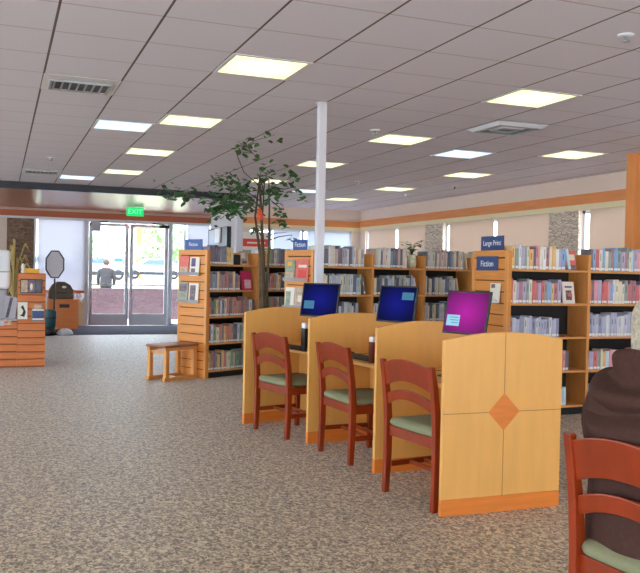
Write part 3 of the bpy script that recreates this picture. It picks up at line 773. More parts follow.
monitor((2.965, 5.88, 1.205), 28, 'scrB', 'dark blue monitor in the middle of the three', (.10, .065, .11, .06), 'scrboxd')
monitor((2.60, 6.64, 1.205), 40, 'scrB', 'dark blue monitor farthest away, in front of the pole', (-.10, -.045, .10, .07), 'scrboxd')

def keyboard(x, y, rz, label):
    t = thing('keyboard', label, 'keyboard', (x, y, .756), rz, 'keyboards on the carrels')
    MB().prism([(-.07, .0), (.07, 0), (.07, .022), (-.07, .010)], -.21, .21, 'dark', 'y').build('body', t, bevel=.003)
    k_ = MB()
    for r in range(5):
        for c_ in range(15):
            x0 = -.058 + r * .024; y0 = -.198 + c_ * .0265; zz = .0105 + (x0 + .07) / .14 * .012
            k_.box((x0, y0, zz), (x0 + .02, y0 + .023, zz + .005), 'keys')
    k_.build('keys', t)
keyboard(2.46, 6.93, 14, 'black keyboard on the far computer desk')
keyboard(2.72, 6.03, 8, 'black keyboard on the middle computer desk')
keyboard(2.86, 4.68, 2, 'black keyboard in front of the magenta screen')
def mouse(x, y, rz, label):
    t = thing('computer_mouse', label, 'mouse', (x, y, .756), rz)
    MB().ball((0, 0, .014), (.055, .03, .018), 'dark').build('body', t); MB().tube([(.05, 0, .01), (.12, .02, .004), (.2, 0, .004), (.3, .03, .004)], .0025, 'dark', 6).build('cable', t)
mouse(2.80, 5.10, 10, 'black mouse left of the keyboard by the magenta screen')
mouse(2.74, 6.30, 5, 'black mouse on the middle computer desk')
# small things near the monitors
t = thing('desk_phone', 'small black device with pale top beside the far monitor', 'device', (2.475, 6.64, .756), 10)
MB().box((-.03, -.03, 0), (.03, .03, .20), 'dark').build('body', t, bevel=.004); MB().box((-.028, -.028, .201), (.028, .028, .25), 'white').build('top', t, bevel=.006)
t = thing('speaker_box', 'reddish brown box at the right end of the middle desk', 'box', (2.695, 5.72, .756), 4)
MB().box((-.03, -.03, 0), (.03, .03, .16), 'brownbox').build('body', t, bevel=.004); MB().box((-.028, -.028, .161), (.028, .028, .20), 'white').build('top', t, bevel=.006)

# ------------------------------------------------------------------ chairs
def make_chair():
    t = thing('library_chair', '', 'chair')
    # faces +x. rear posts
    for s in (1, -1):
        y = s * .262; b = MB()
        pr = [(-.272, .868, .016), (-.250, .75, .020), (-.230, .60, .023), (-.220, .45, .025), (-.220, .25, .024), (-.230, 0, .020)]
        rings = [[(x - r, y - .019, z), (x + r, y - .019, z), (x + r, y + .019, z), (x - r, y + .019, z)] for x, z, r in pr]
        b.rings(rings, 'cherry', smooth=False).build('leg', t, bevel=.005)
        MB().rings([[(.205 - r, s * .235 - r, z), (.205 + r, s * .235 - r, z), (.205 + r, s * .235 + r, z), (.205 - r, s * .235 + r, z)] for r, z in ((.019, 0), (.021, .40))], 'cherry', smooth=False).build('leg', t, bevel=.004)
        MB().box((-.20, y - .016 if s > 0 else y - .005, .372), (.19, y + .005 if s > 0 else y + .016, .436), 'cherry').build('side_rail', t, bevel=.003)
        MB().box((-.205, s * .24 - .010, .17), (.19, s * .24 + .010, .205), 'cherry').build('stretcher', t, bevel=.003)
    MB().box((-.222, -.245, .372), (-.200, .245, .436), 'cherry').build('back_rail', t, bevel=.003)
    MB().box((.194, -.215, .372), (.215, .215, .436), 'cherry').build('front_rail', t, bevel=.003)
    for x in (-.06, .06): MB().box((x - .011, -.221, .178), (x + .011, .221, .20), 'cherry').build('cross_stretcher', t, bevel=.003)
    def arch_rail(name, z0, z1, rise_t, rise_b, x0, x1):
        n = 16; W = .248; rings = []
        for k in range(n + 1):
            u = -1 + 2 * k / n; y = u * W; bow = -.022 * (1 - u * u)
            a = 1 - u * u
            zt = z1 + rise_t * a; zb = z0 + rise_b * a
            xt = x1 + bow; xb = x0 + bow
            rings.append([(xb - .010, y, zb), (xb + .010, y, zb), (xt + .010, y, zt), (xt - .010, y, zt)])
        MB().rings(rings, 'cherry', smooth=False).build(name, t, bevel=.004)
    arch_rail('crest_rail', .70, .845, .042, .05, -.240, -.266)
    arch_rail('lower_back_rail', .575, .645, .052, .058, -.226, -.234)
    # cushion
    rg = []
    def rr_(hx, hy, z, cx=0.0):
        out = []; n = 56
        for k in range(n):
            a = 2 * pi * k / n; c_, s_ = cos(a), sin(a)
            p = 9; r = (abs(c_) ** p + abs(s_) ** p) ** (-1 / p)
            out.append((cx + hx * r * c_, hy * r * s_, z))
        return out
    MB().rings([rr_(.215, .235, .437), rr_(.234, .256, .445), rr_(.238, .262, .462), rr_(.230, .252, .484), rr_(.17, .18, .496), rr_(.06, .06, .499)], 'seat').build('seat', t)
    return t
chair0 = make_chair()
def place_chair(o, rl, rr, label, rz=None, grp='cherry chairs at the computer carrels'):
    rl, rr = Vector(rl), Vector(rr); mid = (rl + rr) / 2; d = rr - rl; f = Vector((-d.y, d.x)).normalized()
    if rz is not None: f = Vector((cos(radians(rz)), sin(radians(rz))))
    ang = math.atan2(f.y, f.x); c_ = mid + f * .232
    o.location = (c_.x, c_.y, 0); o.scale = (1, 1, 1.022); o.rotation_euler = (0, 0, ang); o['label'] = label; o['group'] = grp; o['category'] = 'chair'
    return o
ch3 = place_chair(chair0, (2.39, 4.86), (2.48, 4.35), 'reddish wooden chair nearest the diamond-inlaid end panel', 8)
ch2 = place_chair(copy_tree(chair0), (2.44, 6.14), (2.46, 5.60), 'reddish wooden chair at the middle of the three carrels', 4)
ch1 = place_chair(copy_tree(chair0), (2.165, 7.14), (2.34, 6.62), 'reddish wooden chair at the farthest computer carrel', 14)
ch4 = place_chair(copy_tree(chair0), (1.965, 2.40), (2.01, 1.91), 'reddish wooden chair that the person in the brown hoodie sits on', 5, 'chair in the right foreground')

# ------------------------------------------------------------------ seated person
def ell(cx, cy, cz, rx, ry, n=28, tilt=0, ph=0, fold=0, p=2.4):
    out = []
    for k in range(n):
        a = 2 * pi * k / n; c_, s_ = cos(a), sin(a); r = (abs(c_) ** p + abs(s_) ** p) ** (-1 / p)
        w = 1 + fold * sin(5 * a + ph) + fold * .6 * sin(9 * a - ph * 1.7)
        out.append((cx + rx * r * c_ * w, cy + ry * r * s_ * w, cz + tilt * c_ * rx))
    return out
def person_seated(loc, rz):
    t = thing('person', 'person with grey hair in a brown hooded sweatshirt sitting at the right edge', 'person', loc, rz)
    # body: one continuous skin
    P = [(0.0, 0, .56), (-.03, 0, .72), (-.05, 0, .92), (-.05, 0, 1.06), (-.035, 0, 1.13),
         (-.05, .15, 1.02), (.06, .29, .78), (.32, .15, .66), (-.05, -.15, 1.02), (.06, -.29, .78), (.32, -.15, .66),
         (.02, .09, .54), (.42, .11, .53), (.44, .11, .10), (.02, -.09, .54), (.42, -.11, .53), (.44, -.11, .10), (.54, .12, .05), (.54, -.12, .05)]
    Ed = [(0,1),(1,2),(2,3),(3,4),(3,5),(5,6),(6,7),(3,8),(8,9),(9,10),(0,11),(11,12),(12,13),(0,14),(14,15),(15,16),(13,17),(16,18)]
    Rd = [.11,.11,.12,.08,.05,.06,.045,.028,.06,.045,.028,.085,.065,.045,.085,.065,.045,.03,.03]
    body = skin('body', P, Ed, Rd, 'skin', t)
    # trousers
    for s in (1, -1):
        skin('trouser_leg', [(.0, s * .10, .57), (.2, s * .11, .575), (.43, s * .12, .565), (.47, s * .12, .50), (.46, s * .12, .30), (.45, s * .12, .12)], [(0,1),(1,2),(2,3),(3,4),(4,5)], [.10, .095, .08, .075, .07, .065], 'hem', t)
        MB().rings([ell(.49, s * .12, 0.001, .13, .045), ell(.49, s * .12, .03, .14, .05), ell(.46, s * .12, .07, .10, .045), ell(.44, s * .12, .11, .055, .045)], 'shoe').build('shoe', t)
    # hands: palm + five bent fingers resting on the thighs
    for s in (1, -1):
        h = Vector((.36, s * .145, .672)); pts = [tuple(Vector((.30, s * .15, .67))), tuple(h), tuple(h + Vector((.05, 0, .0)))]; ed = [(0, 1), (1, 2)]; rd = [.026, (.034, .018), (.036, .014)]
        for k in range(4):
            y = (k - 1.5) * .019; ln = [.030, .036, .034, .026][k]; b = h + Vector((.06, y, 0)); i0 = len(pts)
            pts += [tuple(b), tuple(b + Vector((ln, y * .1, -.004))), tuple(b + Vector((ln * 1.8, y * .1, -.020)))]
            ed += [(2, i0), (i0, i0 + 1), (i0 + 1, i0 + 2)]; rd += [.009, .0085, .007]
        i0 = len(pts); pts += [tuple(h + Vector((.012, -s * .035, -.002))), tuple(h + Vector((.045, -s * .052, -.008))), tuple(h + Vector((.065, -s * .052, -.014)))]
        ed += [(1, i0), (i0, i0 + 1), (i0 + 1, i0 + 2)]; rd += [.012, .0105, .009]
        skin('hand', pts, ed, rd, 'skin', t)
    # hoodie: torso loft + sleeves in one garment mesh
    b = MB()
    R_ = [(.40, .00, .16, .215, .01), (.44, -.01, .185, .235, .02), (.50, -.02, .185, .238, .03), (.58, -.035, .17, .228, .03), (.66, -.045, .155, .216, .035), (.75, -.055, .15, .212, .03),
          (.84, -.058, .15, .235, .02), (.92, -.058, .15, .238, .015), (.98, -.055, .145, .232, .01), (1.03, -.05, .13, .222, .008), (1.075, -.045, .11, .185, .005), (1.11, -.04, .085, .125, 0), (1.14, -.035, .065, .075, 0)]
    b.rings([ell(cx, 0, z, rx, ry + (.045 if z < 1.0 else .02 if z < 1.08 else 0), 56, tilt=-.05, ph=z * 9, fold=f) for z, cx, rx, ry, f in R_], 'brown')
    for s in (1, -1):
        path = [(-.05, s * .175, 1.035), (-.045, s * .235, .99), (-.02, s * .285, .90), (.03, s * .31, .80), (.08, s * .305, .755), (.16, s * .235, .715), (.26, s * .18, .685), (.315, s * .15, .675)]
        rad = [.07, .080, .080, .074, .070, .062, .052, .040]
        b.tube(path, rad, 'brown', 20)
    ho = b.build('hoodie', t, sub=1)
    # trouser hip behind hem
    # hood: folded cowl lying on the upper back
    Bk = [(.085, 1.12), (.10, 1.185), (.130, 1.202), (.168, 1.170), (.140, 1.125), (.160, 1.095), (.222, 1.090), (.236, 1.045), (.165, 1.010), (.205, .990), (.262, .965), (.250, .905), (.18, .905), (.11, .99)]
    Sd = [(.085, 1.12), (.10, 1.165), (.124, 1.18), (.152, 1.155), (.126, 1.125), (.150, 1.115), (.205, 1.115), (.208, 1.080), (.150, 1.055), (.182, 1.040), (.216, 1.015), (.206, .975), (.15, .98), (.11, 1.04)]
    Fr = [(.085, 1.05), (.095, 1.08), (.105, 1.085), (.12, 1.08), (.118, 1.07), (.128, 1.065), (.135, 1.06), (.138, 1.05), (.125, 1.04), (.138, 1.03), (.14, 1.02), (.135, 1.01), (.12, 1.0), (.09, 1.02)]
    n = 60; rings = []
    for k in range(n + 1):
        th = radians(-160 + 320 * k / n); c_ = cos(th); prof = []
        for j in range(len(Bk)):
            w = abs(c_) ** 1.3; tgt = Bk[j] if c_ > 0 else Fr[j]
            r_ = Sd[j][0] * (1 - w) + tgt[0] * w; z_ = Sd[j][1] * (1 - w) + tgt[1] * w
            r_ += .006 * sin(3 * th + j * .9) + .003 * sin(7 * th - j * 1.3); z_ += .010 * sin(th * 1.3 + .5) + .005 * sin(4 * th + j)
            z_ -= .05 * max(0, sin(th + .9)) * max(0, c_) * (j > 3); prof.append((-.035 - r_ * c_ * .90, r_ * sin(th) * 1.22, z_))
        rings.append(prof)
    hood = MB().rings(rings, 'brown').build('hood', t, sub=2)
    # head
    hx, hz = -.02, 1.265
    hd = MB(); hr = []
    for z, rx, ry, ox in ((-.125, .045, .040, .030), (-.11, .062, .050, .028), (-.07, .082, .062, .015), (-.02, .094, .072, .004), (.03, .098, .076, 0), (.075, .090, .070, -.004), (.11, .062, .050, -.008), (.128, .02, .018, -.01)):
        hr.append(ell(hx + ox, 0, hz + z, rx, ry, 28, p=2.1))
    hd.rings(hr, 'skin').tube([(hx - .03, 0, hz - .17), (hx - .02, 0, hz - .06)], [.052, .050], 'skin', 18)
    hd.prism([(.09, .01), (.118, -.026), (.09, -.034)], -.012, .012, 'skin', 'y', Matrix.Translation((hx, 0, hz)))
    hm = hd.build('head', t, sub=1)
    for s in (1, -1):
        MB().ball((hx + .084, s * .03, hz + .012), (.010, .013, .007), 'eye').build('eye', hm)
        MB().ball((hx - .005, s * .076, hz - .012), (.018, .010, .032), 'skin').build('ear', hm)
    MB().ball((hx + .088, 0, hz - .065), (.008, .024, .006), 'lip').build('mouth', hm)
    hrn = []
    for z, rx, ry, ox in ((-.105, .055, .060, -.045), (-.07, .078, .078, -.035), (-.03, .086, .086, -.025), (.02, .094, .090, -.018), (.07, .100, .088, -.012), (.11, .082, .070, -.012), (.138, .035, .03, -.012)):
        hrn.append(ell(hx + ox, 0, hz + z, rx, ry, 32, fold=.02, ph=z * 60))
    MB().rings(hrn, 'hairgrey').build('hair', hm, sub=1)
    return t
per = person_seated((ch4.location.x - .01, ch4.location.y + .075, 0), 5)

# ------------------------------------------------------------------ footstool bench near left bookcase
t = thing('step_stool', 'low wooden stool with a brown cushioned top beside the left bookcase', 'stool', (2.13, 10.72, 0), 33)
for s, w in ((-1, 1), (1, 1)):
    fr = MB(); y = s * .15
    MB().box((-.28, y - .025, .05), (-.22, y + .025, .39), 'oak').build('leg', t, bevel=.003)
    MB().box((.22, y - .025, .05), (.28, y + .025, .39), 'oak').build('leg', t, bevel=.003)
    MB().box((-.30, y - .025, 0), (.30, y + .025, .05), 'oak').build('runner', t, bevel=.003)
    MB().box((-.29, y - .025, .39), (.29, y + .025, .43), 'oak').build('top_rail', t, bevel=.003)
MB().box((-.26, -.125, .35), (-.22, .125, .389), 'oak').build('cross_rail', t); MB().box((.22, -.125, .35), (.26, .125, .389), 'oak').build('cross_rail', t)
MB().box((-.03, -.13, .005), (.03, .13, .035), 'oak').build('stretcher', t)
MB().box((-.31, -.185, .431), (.31, .185, .465), 'cushion').build('seat', t, bevel=.015)

# ------------------------------------------------------------------ tree
TX, TY = 2.52, 8.02
t = thing('ficus_tree', 'tall indoor tree with thin stems and small green leaves behind the desks', 'tree', (TX, TY, 0))
MB().lathe([(.15, 0), (.17, .02), (.20, .30), (.205, .32), (.185, .32), (.18, .29)], 'pot', 24).build('pot', t)
MB().lathe([(.182, .27), (.18, .292), (.02, .30)], 'soil', 20).build('soil', t)
cr = (.931, -.364)  # direction across the view
fw = (.364, .931)
def TP(u, z, d=0): return Vector((u * cr[0] + d * fw[0], u * cr[1] + d * fw[1], z))
tr = MB()
stems = [([(0, .29), (-.01, .7), (.0, 1.1), (-.01, 1.5), (-.03, 1.9), (-.06, 2.32)], .028, 0), ([(.03, .29), (.045, .8), (.03, 1.3), (.045, 1.7), (.04, 2.1), (.03, 2.38)], .016, .03),
         ([(-.04, .29), (-.05, .7), (-.03, 1.15), (-.04, 1.6), (-.10, 2.0), (-.06, 2.40)], .020, -.02), ([(.01, .29), (.02, .8), (-.015, 1.3), (-.03, 1.9), (-.01, 2.35)], .014, -.03)]
for pts, r, d in stems:
    n = len(pts); tr.tube([TP(u, z, d) for u, z in pts], [r * 1.35 * (1 - .70 * i / (n - 1)) * (1 + .12 * sin(i * 3)) for i in range(n)], 'bark', 9)
tr.build('trunk', t)
br = MB(); lv = MB(); rnd = random.Random(5)
def leaf(p, sz):
    a = rnd.uniform(0, 2 * pi); d = Vector((cos(a), sin(a), rnd.uniform(-1.1, .1))).normalized()
    s_ = d.cross(Vector((rnd.uniform(-.4, .4), rnd.uniform(-.4, .4), 1))).normalized(); nn = s_.cross(d)
    L_ = sz; W = sz * .42
    lv.add([p, p + d * L_ * .35 + s_ * W - nn * .004, p + d * L_ * .7 + s_ * W * .75, p + d * L_ - nn * .006, p + d * L_ * .7 - s_ * W * .75, p + d * L_ * .35 - s_ * W - nn * .004, p + d * L_ * .5 + nn * .006],
           [(0, 1, 6), (1, 2, 6), (2, 3, 6), (3, 4, 6), (4, 5, 6), (5, 0, 6)], 'leaf')
def branch(pts, leaves, r=.007, spread=.05, sz=(.055, .085), start=.25):
    P = [TP(*p) for p in pts]; n = len(P)
    br.tube(P, [r * (1 - .7 * i / (n - 1)) for i in range(n)], 'stem', 6)
    for k in range(leaves):
        f = start + (1 - start) * rnd.random(); x = f * (n - 1); i = min(int(x), n - 2); p = P[i].lerp(P[i + 1], x - i)
        p = p + Vector((rnd.gauss(0, spread), rnd.gauss(0, spread), rnd.gauss(-.01, spread))); leaf(p, rnd.uniform(*sz))
# px -> (u,z): u=(x-262)*.0102, z=1.45+(270-y)*.0102
def PZ(x, y, d=0): return ((x - 262) * .0102, 1.45 + (270 - y) * .0102, d)
branch([PZ(262, 215), PZ(250, 206, -.1), PZ(225, 203, -.15), PZ(200, 199, -.2), PZ(180, 196, -.2), PZ(166, 192, -.2)], 95, spread=.055)
branch([PZ(260, 210), PZ(246, 196, .1), PZ(228, 186, .1), PZ(222, 178, .1)], 75, spread=.07)
branch([PZ(258, 215), PZ(240, 202, -.1), PZ(225, 207, -.1), PZ(210, 214, -.1)], 75, spread=.055)
branch([PZ(256, 205), PZ(243, 195, .0), PZ(232, 196, .05), PZ(222, 204, .05)], 60, spread=.07)
branch([PZ(256, 200), PZ(240, 188, .15), PZ(225, 176, .1), PZ(209, 174, .1)], 22, spread=.03)
branch([PZ(256, 185), PZ(240, 172, 0), PZ(233, 156, 0), PZ(238, 148, 0), PZ(250, 140, 0), PZ(270, 134, 0)], 24, spread=.035, start=.45)
branch([PZ(238, 148), PZ(248, 152, 0), PZ(252, 157, 0)], 6, spread=.02)
branch([PZ(250, 142), PZ(243, 146, 0), PZ(232, 141, 0)], 6, spread=.02)
branch([PZ(260, 190), PZ(256, 176, 0), PZ(258, 168, 0), PZ(272, 163, 0)], 24, spread=.035)
branch([PZ(264, 192), PZ(272, 184, 0), PZ(284, 178, 0), PZ(287, 171, 0)], 34, spread=.045)
branch([PZ(268, 200), PZ(276, 206, 0), PZ(280, 214, 0), PZ(276, 220, 0)], 26, spread=.04)
branch([PZ(267, 185), PZ(280, 188, 0), PZ(290, 186, 0), PZ(302, 194, 0)], 14, spread=.04)
branch([PZ(258, 235), PZ(254, 226, 0), PZ(250, 230, 0)], 10, spread=.03)
branch([PZ(262, 205), PZ(268, 190, -.1), PZ(275, 186, -.1)], 22, spread=.05)
branch([PZ(266, 240), PZ(276, 236, -.05), PZ(290, 234, -.1), PZ(287, 238, -.1)], 3, spread=.015, start=.8)
branch([PZ(264, 236), PZ(272, 232, .05), PZ(284, 231, .05)], 0)
br.build('branches', t); lv.build('foliage', t)
# orange paper ornament on tree
o = thing('paper_ornament', 'orange-red paper ornament hanging in the tree', 'ornament', (TX + TP(-.05, 0, -.12).x, TY + TP(-.05, 0, -.12).y, 1.96))
m_ = MB(); 
for k in range(7):
    a = k * 2 * pi / 7; m_.add([(0, 0, .13), (.02 * cos(a), .02 * sin(a), .10), (.04 * cos(a) + .012, .04 * sin(a), .0), (.035 * cos(a + .5) + .012, .035 * sin(a + .5), .01), (.02 * cos(a + .6), .02 * sin(a + .6), .10)], [(0, 1, 2, 3, 4)], 'orange')
m_.build('petals', o); MB().tube([(0, 0, .12), (0, 0, .17)], .002, 'stem', 5).build('string', o)

# ------------------------------------------------------------------ alcove wall pieces and poster behind the left bookcase
t = thing('display_case', 'dark-framed glass wall case above the left bookcase', 'cabinet', (XR - .001, 18.95, 1.75))
MB().box((-.10, -.25, 0), (0, 1.6, .72), 'dark').build('case', t)
MB().box((-.106, .55, .04), (-.101, 1.50, .68), 'mirror').build('glass_front', t)
MB().box((-.14, .3, .36), (-.107, .8, .70), 'white').build('notice', t)
t = thing('poster', 'red and white poster in the window behind the tree', 'poster', (5.52, YB - .04, 1.72))
MB().box((-.32, 0, 0), (.32, .008, .62), 'paper').build('sheet', t)
MB().box((-.32, -.0015, .28), (.32, 0, .46), 'redposter').build('red_band', t)
MB().box((-.22, -.003, .35), (.22, -.0016, .385), 'paper').build('text_strip', t)
MB().box((-.32, -.0015, .0), (.32, 0, .2), 'greenish').build('picture', t)

# ------------------------------------------------------------------ left: slat kiosk, counter, machine
KY = 12.37
t = thing('slatwall_kiosk', 'tall orange wooden slatted display unit at the left edge', 'display unit', (0, 0, 0))
MB().box((.24, KY + .02, 0), (.615, KY + .5, 1.34), 'kiosk').build('body', t, bevel=.003)
s = MB().box((.24, KY + .0181, 0), (.615, KY + .0199, 1.338), 'kgroove_shade')  # dark sheet painting the shade between the shallow slats
for k in range(13):
    z = .02 + k * .102; s.box((.24, KY, z), (.615, KY + .018, min(z + .088, 1.34)), 'kiosk')
s.build('slats', t)
t = thing('service_counter', 'low orange slatted counter under the white machine at the left edge', 'counter', (0, 0, 0))
MB().box((-1.6, KY + .02, 0), (.238, KY + .7, .66), 'kiosk').build('body', t, bevel=.003)
s = MB().box((-1.6, KY + .0181, 0), (.238, KY + .0199, .658), 'kgroove_shade')  # same painted gap shade behind the counter slats
for k in range(6):
    z = .02 + k * .107; s.box((-1.6, KY, z), (.238, KY + .018, min(z + .088, .66)), 'kiosk')
s.build('slats', t)
MB().box((-1.62, KY - .005, .661), (.238, KY + .7, .685), 'grey').build('top', t)
t = thing('self_service_machine', 'white self-service machine standing on the counter at the left edge', 'machine', (-.12, KY + .28, .686))
MB().box((-.25, -.2, 0), (.22, .2, .42), 'grey').build('base', t, bevel=.02)
MB().box((-.25, -.2, .425), (.255, .2, .98), 'white').build('body', t, bevel=.04)
MB().box((-.25, -.206, .66), (.255, -.2, .68), 'grey').build('seam_line', t)
MB().box((-.2, -.212, .70), (.15, -.202, .9), 'frame').build('panel', t)
for k, (x, dz, m_, l) in enumerate(((-.05, .40, 'grey', 'grey newspaper hanging over the front of the left counter'), (.12, .36, 'greydk', 'dark printed newspaper next to the grey one on the counter'))):
    q = thing('newspaper', l, 'newspaper', (x, KY + .03, .69), 0, 'newspapers on the left counter')
    MB().prism([(-.1, 0), (.09, 0), (.12, .3 + .1 * (1 - k)), (-.08, .34 + .1 * (1 - k))], 0, .02, 'grey' if k == 0 else 'grey', 'y', Matrix.Rotation(radians(-6), 4, 'X')).build('pages', q)
    MB().prism([(-.04, .02), (.0, .02), (.06, .3), (.02, .3)], -.0015, 0, 'greydk', 'y', Matrix.Rotation(radians(-6), 4, 'X')).build('print', q)
t = thing('picture_card', 'white card with a black curved figure leaning on the kiosk', 'card', (.24, KY - .035, .69))
MB().box((0, .0, 0), (.13, .008, .24), 'paper').build('card', t); MB().prism([(.03, .05), (.09, .03), (.11, .10), (.07, .2), (.04, .17), (.075, .12), (.06, .07)], -.002, 0, 'dark').build('figure', t)
MB().box((0, -.03, -.006), (.13, .034, 0), 'acrylic').build('ledge', t)
t = thing('leaflet_pile', 'pile of pale blue and cream leaflets on the counter edge', 'leaflets', (.0, KY - .03, .60))
MB().box((-.1, -.02, 0), (.06, .028, .07), 'sheer').build('blue_leaflets', t); MB().box((.062, -.02, .01), (.16, .028, .09), 'tancover').build('cream_leaflets', t)
MB().box((.07, -.024, .03), (.11, -.02, .06), 'coral').build('red_spot', t)
t = thing('brochure_holder', 'black holder with dark booklets high on the slatted kiosk', 'holder', (.27, KY - .06, 1.06))
MB().box((0, .048, 0), (.30, .06, .2), 'dark').build('back', t); MB().box((0, 0, 0), (.30, .048, .01), 'dark').build('ledge', t)
for k, (x, m_) in enumerate(((.01, 'tancover'), (.105, 'mixcover'), (.2, 'greydk'))):
    MB().box((x, .02, .011), (x + .088, .035, .185), m_).build('booklet', t)
MB().ball((.15, .012, .09), (.02, .006, .05), 'paper').build('white_figure', t)
t = thing('brochure_holder', 'small holder of navy leaflets lower on the slatted kiosk', 'holder', (.43, KY - .06, .66))
MB().box((0, 0, 0), (.17, .056, .012), 'acrylic').box((0, .05, .012), (.17, .06, .2), 'acrylic').build('pocket', t)
MB().box((.008, .012, .013), (.162, .04, .16), 'signnavy').build('navy_leaflets', t); MB().box((.03, .02, .161), (.13, .035, .24), 'tancover').build('cream_leaflet', t)
MB().box((.008, .006, .15), (.162, .0115, .17), 'paper').build('white_strip', t); MB().box((.008, .006, .02), (.162, .0115, .04), 'paper').build('text_strip', t)
t = thing('yellow_box', 'yellow box on top of the slatted kiosk', 'box', (.44, KY + .12, 1.341))
MB().box((-.1, -.05, 0), (.09, .05, .07), 'yellow').build('box', t, bevel=.004)
t = thing('figurine', 'small white figurine on top of the slatted kiosk', 'figurine', (.31, KY + .15, 1.341))
MB().lathe([(.03, 0), (.035, .02), (.022, .06), (.028, .09), (.024, .12), (.005, .14)], 'paper', 14).build('figure', t)
t = thing('tape_dispenser', 'black flat gadget beside the figurine on the kiosk', 'gadget', (.28, KY + .35, 1.341)); MB().box((-.03, -.08, 0), (.15, .05, .05), 'dark').build('body', t, bevel=.008)

# entrance area
t = thing('wooden_cabinet', 'low orange wooden cabinet with a dark slot by the entrance', 'cabinet', (0, 0, 0))
MB().box((1.05, 19.65, 0), (1.70, 20.3, .66), 'kiosk').build('body', t, bevel=.005); MB().box((1.28, 19.63, .50), (1.50, 19.649, .58), 'dark').build('slot', t)
MB().box((1.03, 19.62, .661), (1.72, 20.32, .69), 'kiosk').build('top', t)
t = thing('domed_bag', 'dark brown domed bag on the low cabinet by the entrance', 'bag', (1.33, 19.95, .691))
MB().prism([(-.28, 0), (.28, 0), (.27, .20), (.20, .33), (.08, .40), (-.08, .40), (-.20, .33), (-.27, .20)], -.14, .14, 'domed').build('shell', t, bevel=.03)
MB().ball((.06, -.142, .28), (.05, .012, .03), 'white').build('badge', t); MB().box((-.1, -.15, .13), (.12, -.141, .16), 'dark').build('zip', t)
t = thing('paper_cup', 'small white cup on the cabinet beside the domed bag', 'cup', (1.66, 19.75, .691)); MB().lathe([(.03, 0), (.042, .12), (.038, .12), (.028, .01)], 'white', 14).build('cup', t)
t = thing('octagonal_sign', 'octagonal black-framed sign on a pole by the entrance', 'sign', (1.085, 18.26, 0))
oc = [(.195 * cos(a) / cos(pi / 8) * .99, 1.49 + .30 * sin(a) / cos(pi / 8) * .98) for a in [pi / 8 + k * pi / 4 for k in range(8)]]
ring = MB(); inn = [(u * .86, 1.49 + (w - 1.49) * .91) for u, w in oc]
for k in range(8):
    a, b_, c_, d_ = oc[k], oc[(k + 1) % 8], inn[(k + 1) % 8], inn[k]; ring.prism([a, b_, c_, d_], -.02, .02, 'dark')
ring.build('frame', t); MB().prism(inn, -.006, .006, 'pole').build('face', t)
MB().tube([(0, 0, .03), (0, 0, 1.19)], .018, 'dark', 10).build('pole', t); MB().lathe([(.15, 0), (.15, .02), (.03, .035)], 'dark', 24).build('base', t)
t = thing('waste_bin', 'teal and black waste bin at the foot of the octagonal sign', 'bin', (.99, 17.95, 0))
MB().lathe([(.10, 0), (.11, .18)], 'dark', 20).build('base', t); MB().lathe([(.112, .181), (.125, .5), (.125, .53), (.05, .545)], 'teal', 20).build('drum', t)
MB().lathe([(.128, .36), (.128, .38)], 'dark', 20).build('band', t)
t = thing('dome_cushion', 'pale grey dome on the mat beside the teal bin', 'dome', (1.30, 18.1, .006)); MB().lathe([(.17, 0), (.165, .04), (.13, .09), (.07, .125), (.01, .135)], 'domegrey', 24).build('dome', t)

t = thing('dried_plant', 'tall plant with pale yellow fronds in front of the dark stone column', 'plant', (.30, 19.7, .0))
MB().lathe([(.12, 0), (.15, .3), (.16, .45), (.13, .45), (.12, .42)], 'pot', 20).build('pot', t)
f_ = MB(); rn = random.Random(3); M['frond'] = mat('pale_frond', (206, 184, 116), .7, var=.2)
for k in range(26):
    a = rn.uniform(0, 2 * pi); R1 = rn.uniform(.15, .5); z1 = rn.uniform(.9, 2.0); pts = [(0, 0, .4), (R1 * .25 * cos(a), R1 * .25 * sin(a) * .5, z1 * .8), (R1 * .7 * cos(a), R1 * .7 * sin(a) * .5, z1 + .05), (R1 * cos(a), R1 * sin(a) * .5, z1 - .12)]
    P_ = [Vector(p) for p in pts]; w_ = rn.uniform(.02, .045); s_ = Vector((-sin(a), cos(a), .5)).normalized()
    f_.add([P_[0] - s_ * .006, P_[0] + s_ * .006, P_[1] + s_ * w_ * .5, P_[1] - s_ * w_ * .5, P_[2] + s_ * w_, P_[2] - s_ * w_, P_[3]], [(0, 1, 2, 3), (3, 2, 4, 5), (5, 4, 6)], 'frond')
f_.build('fronds', t)

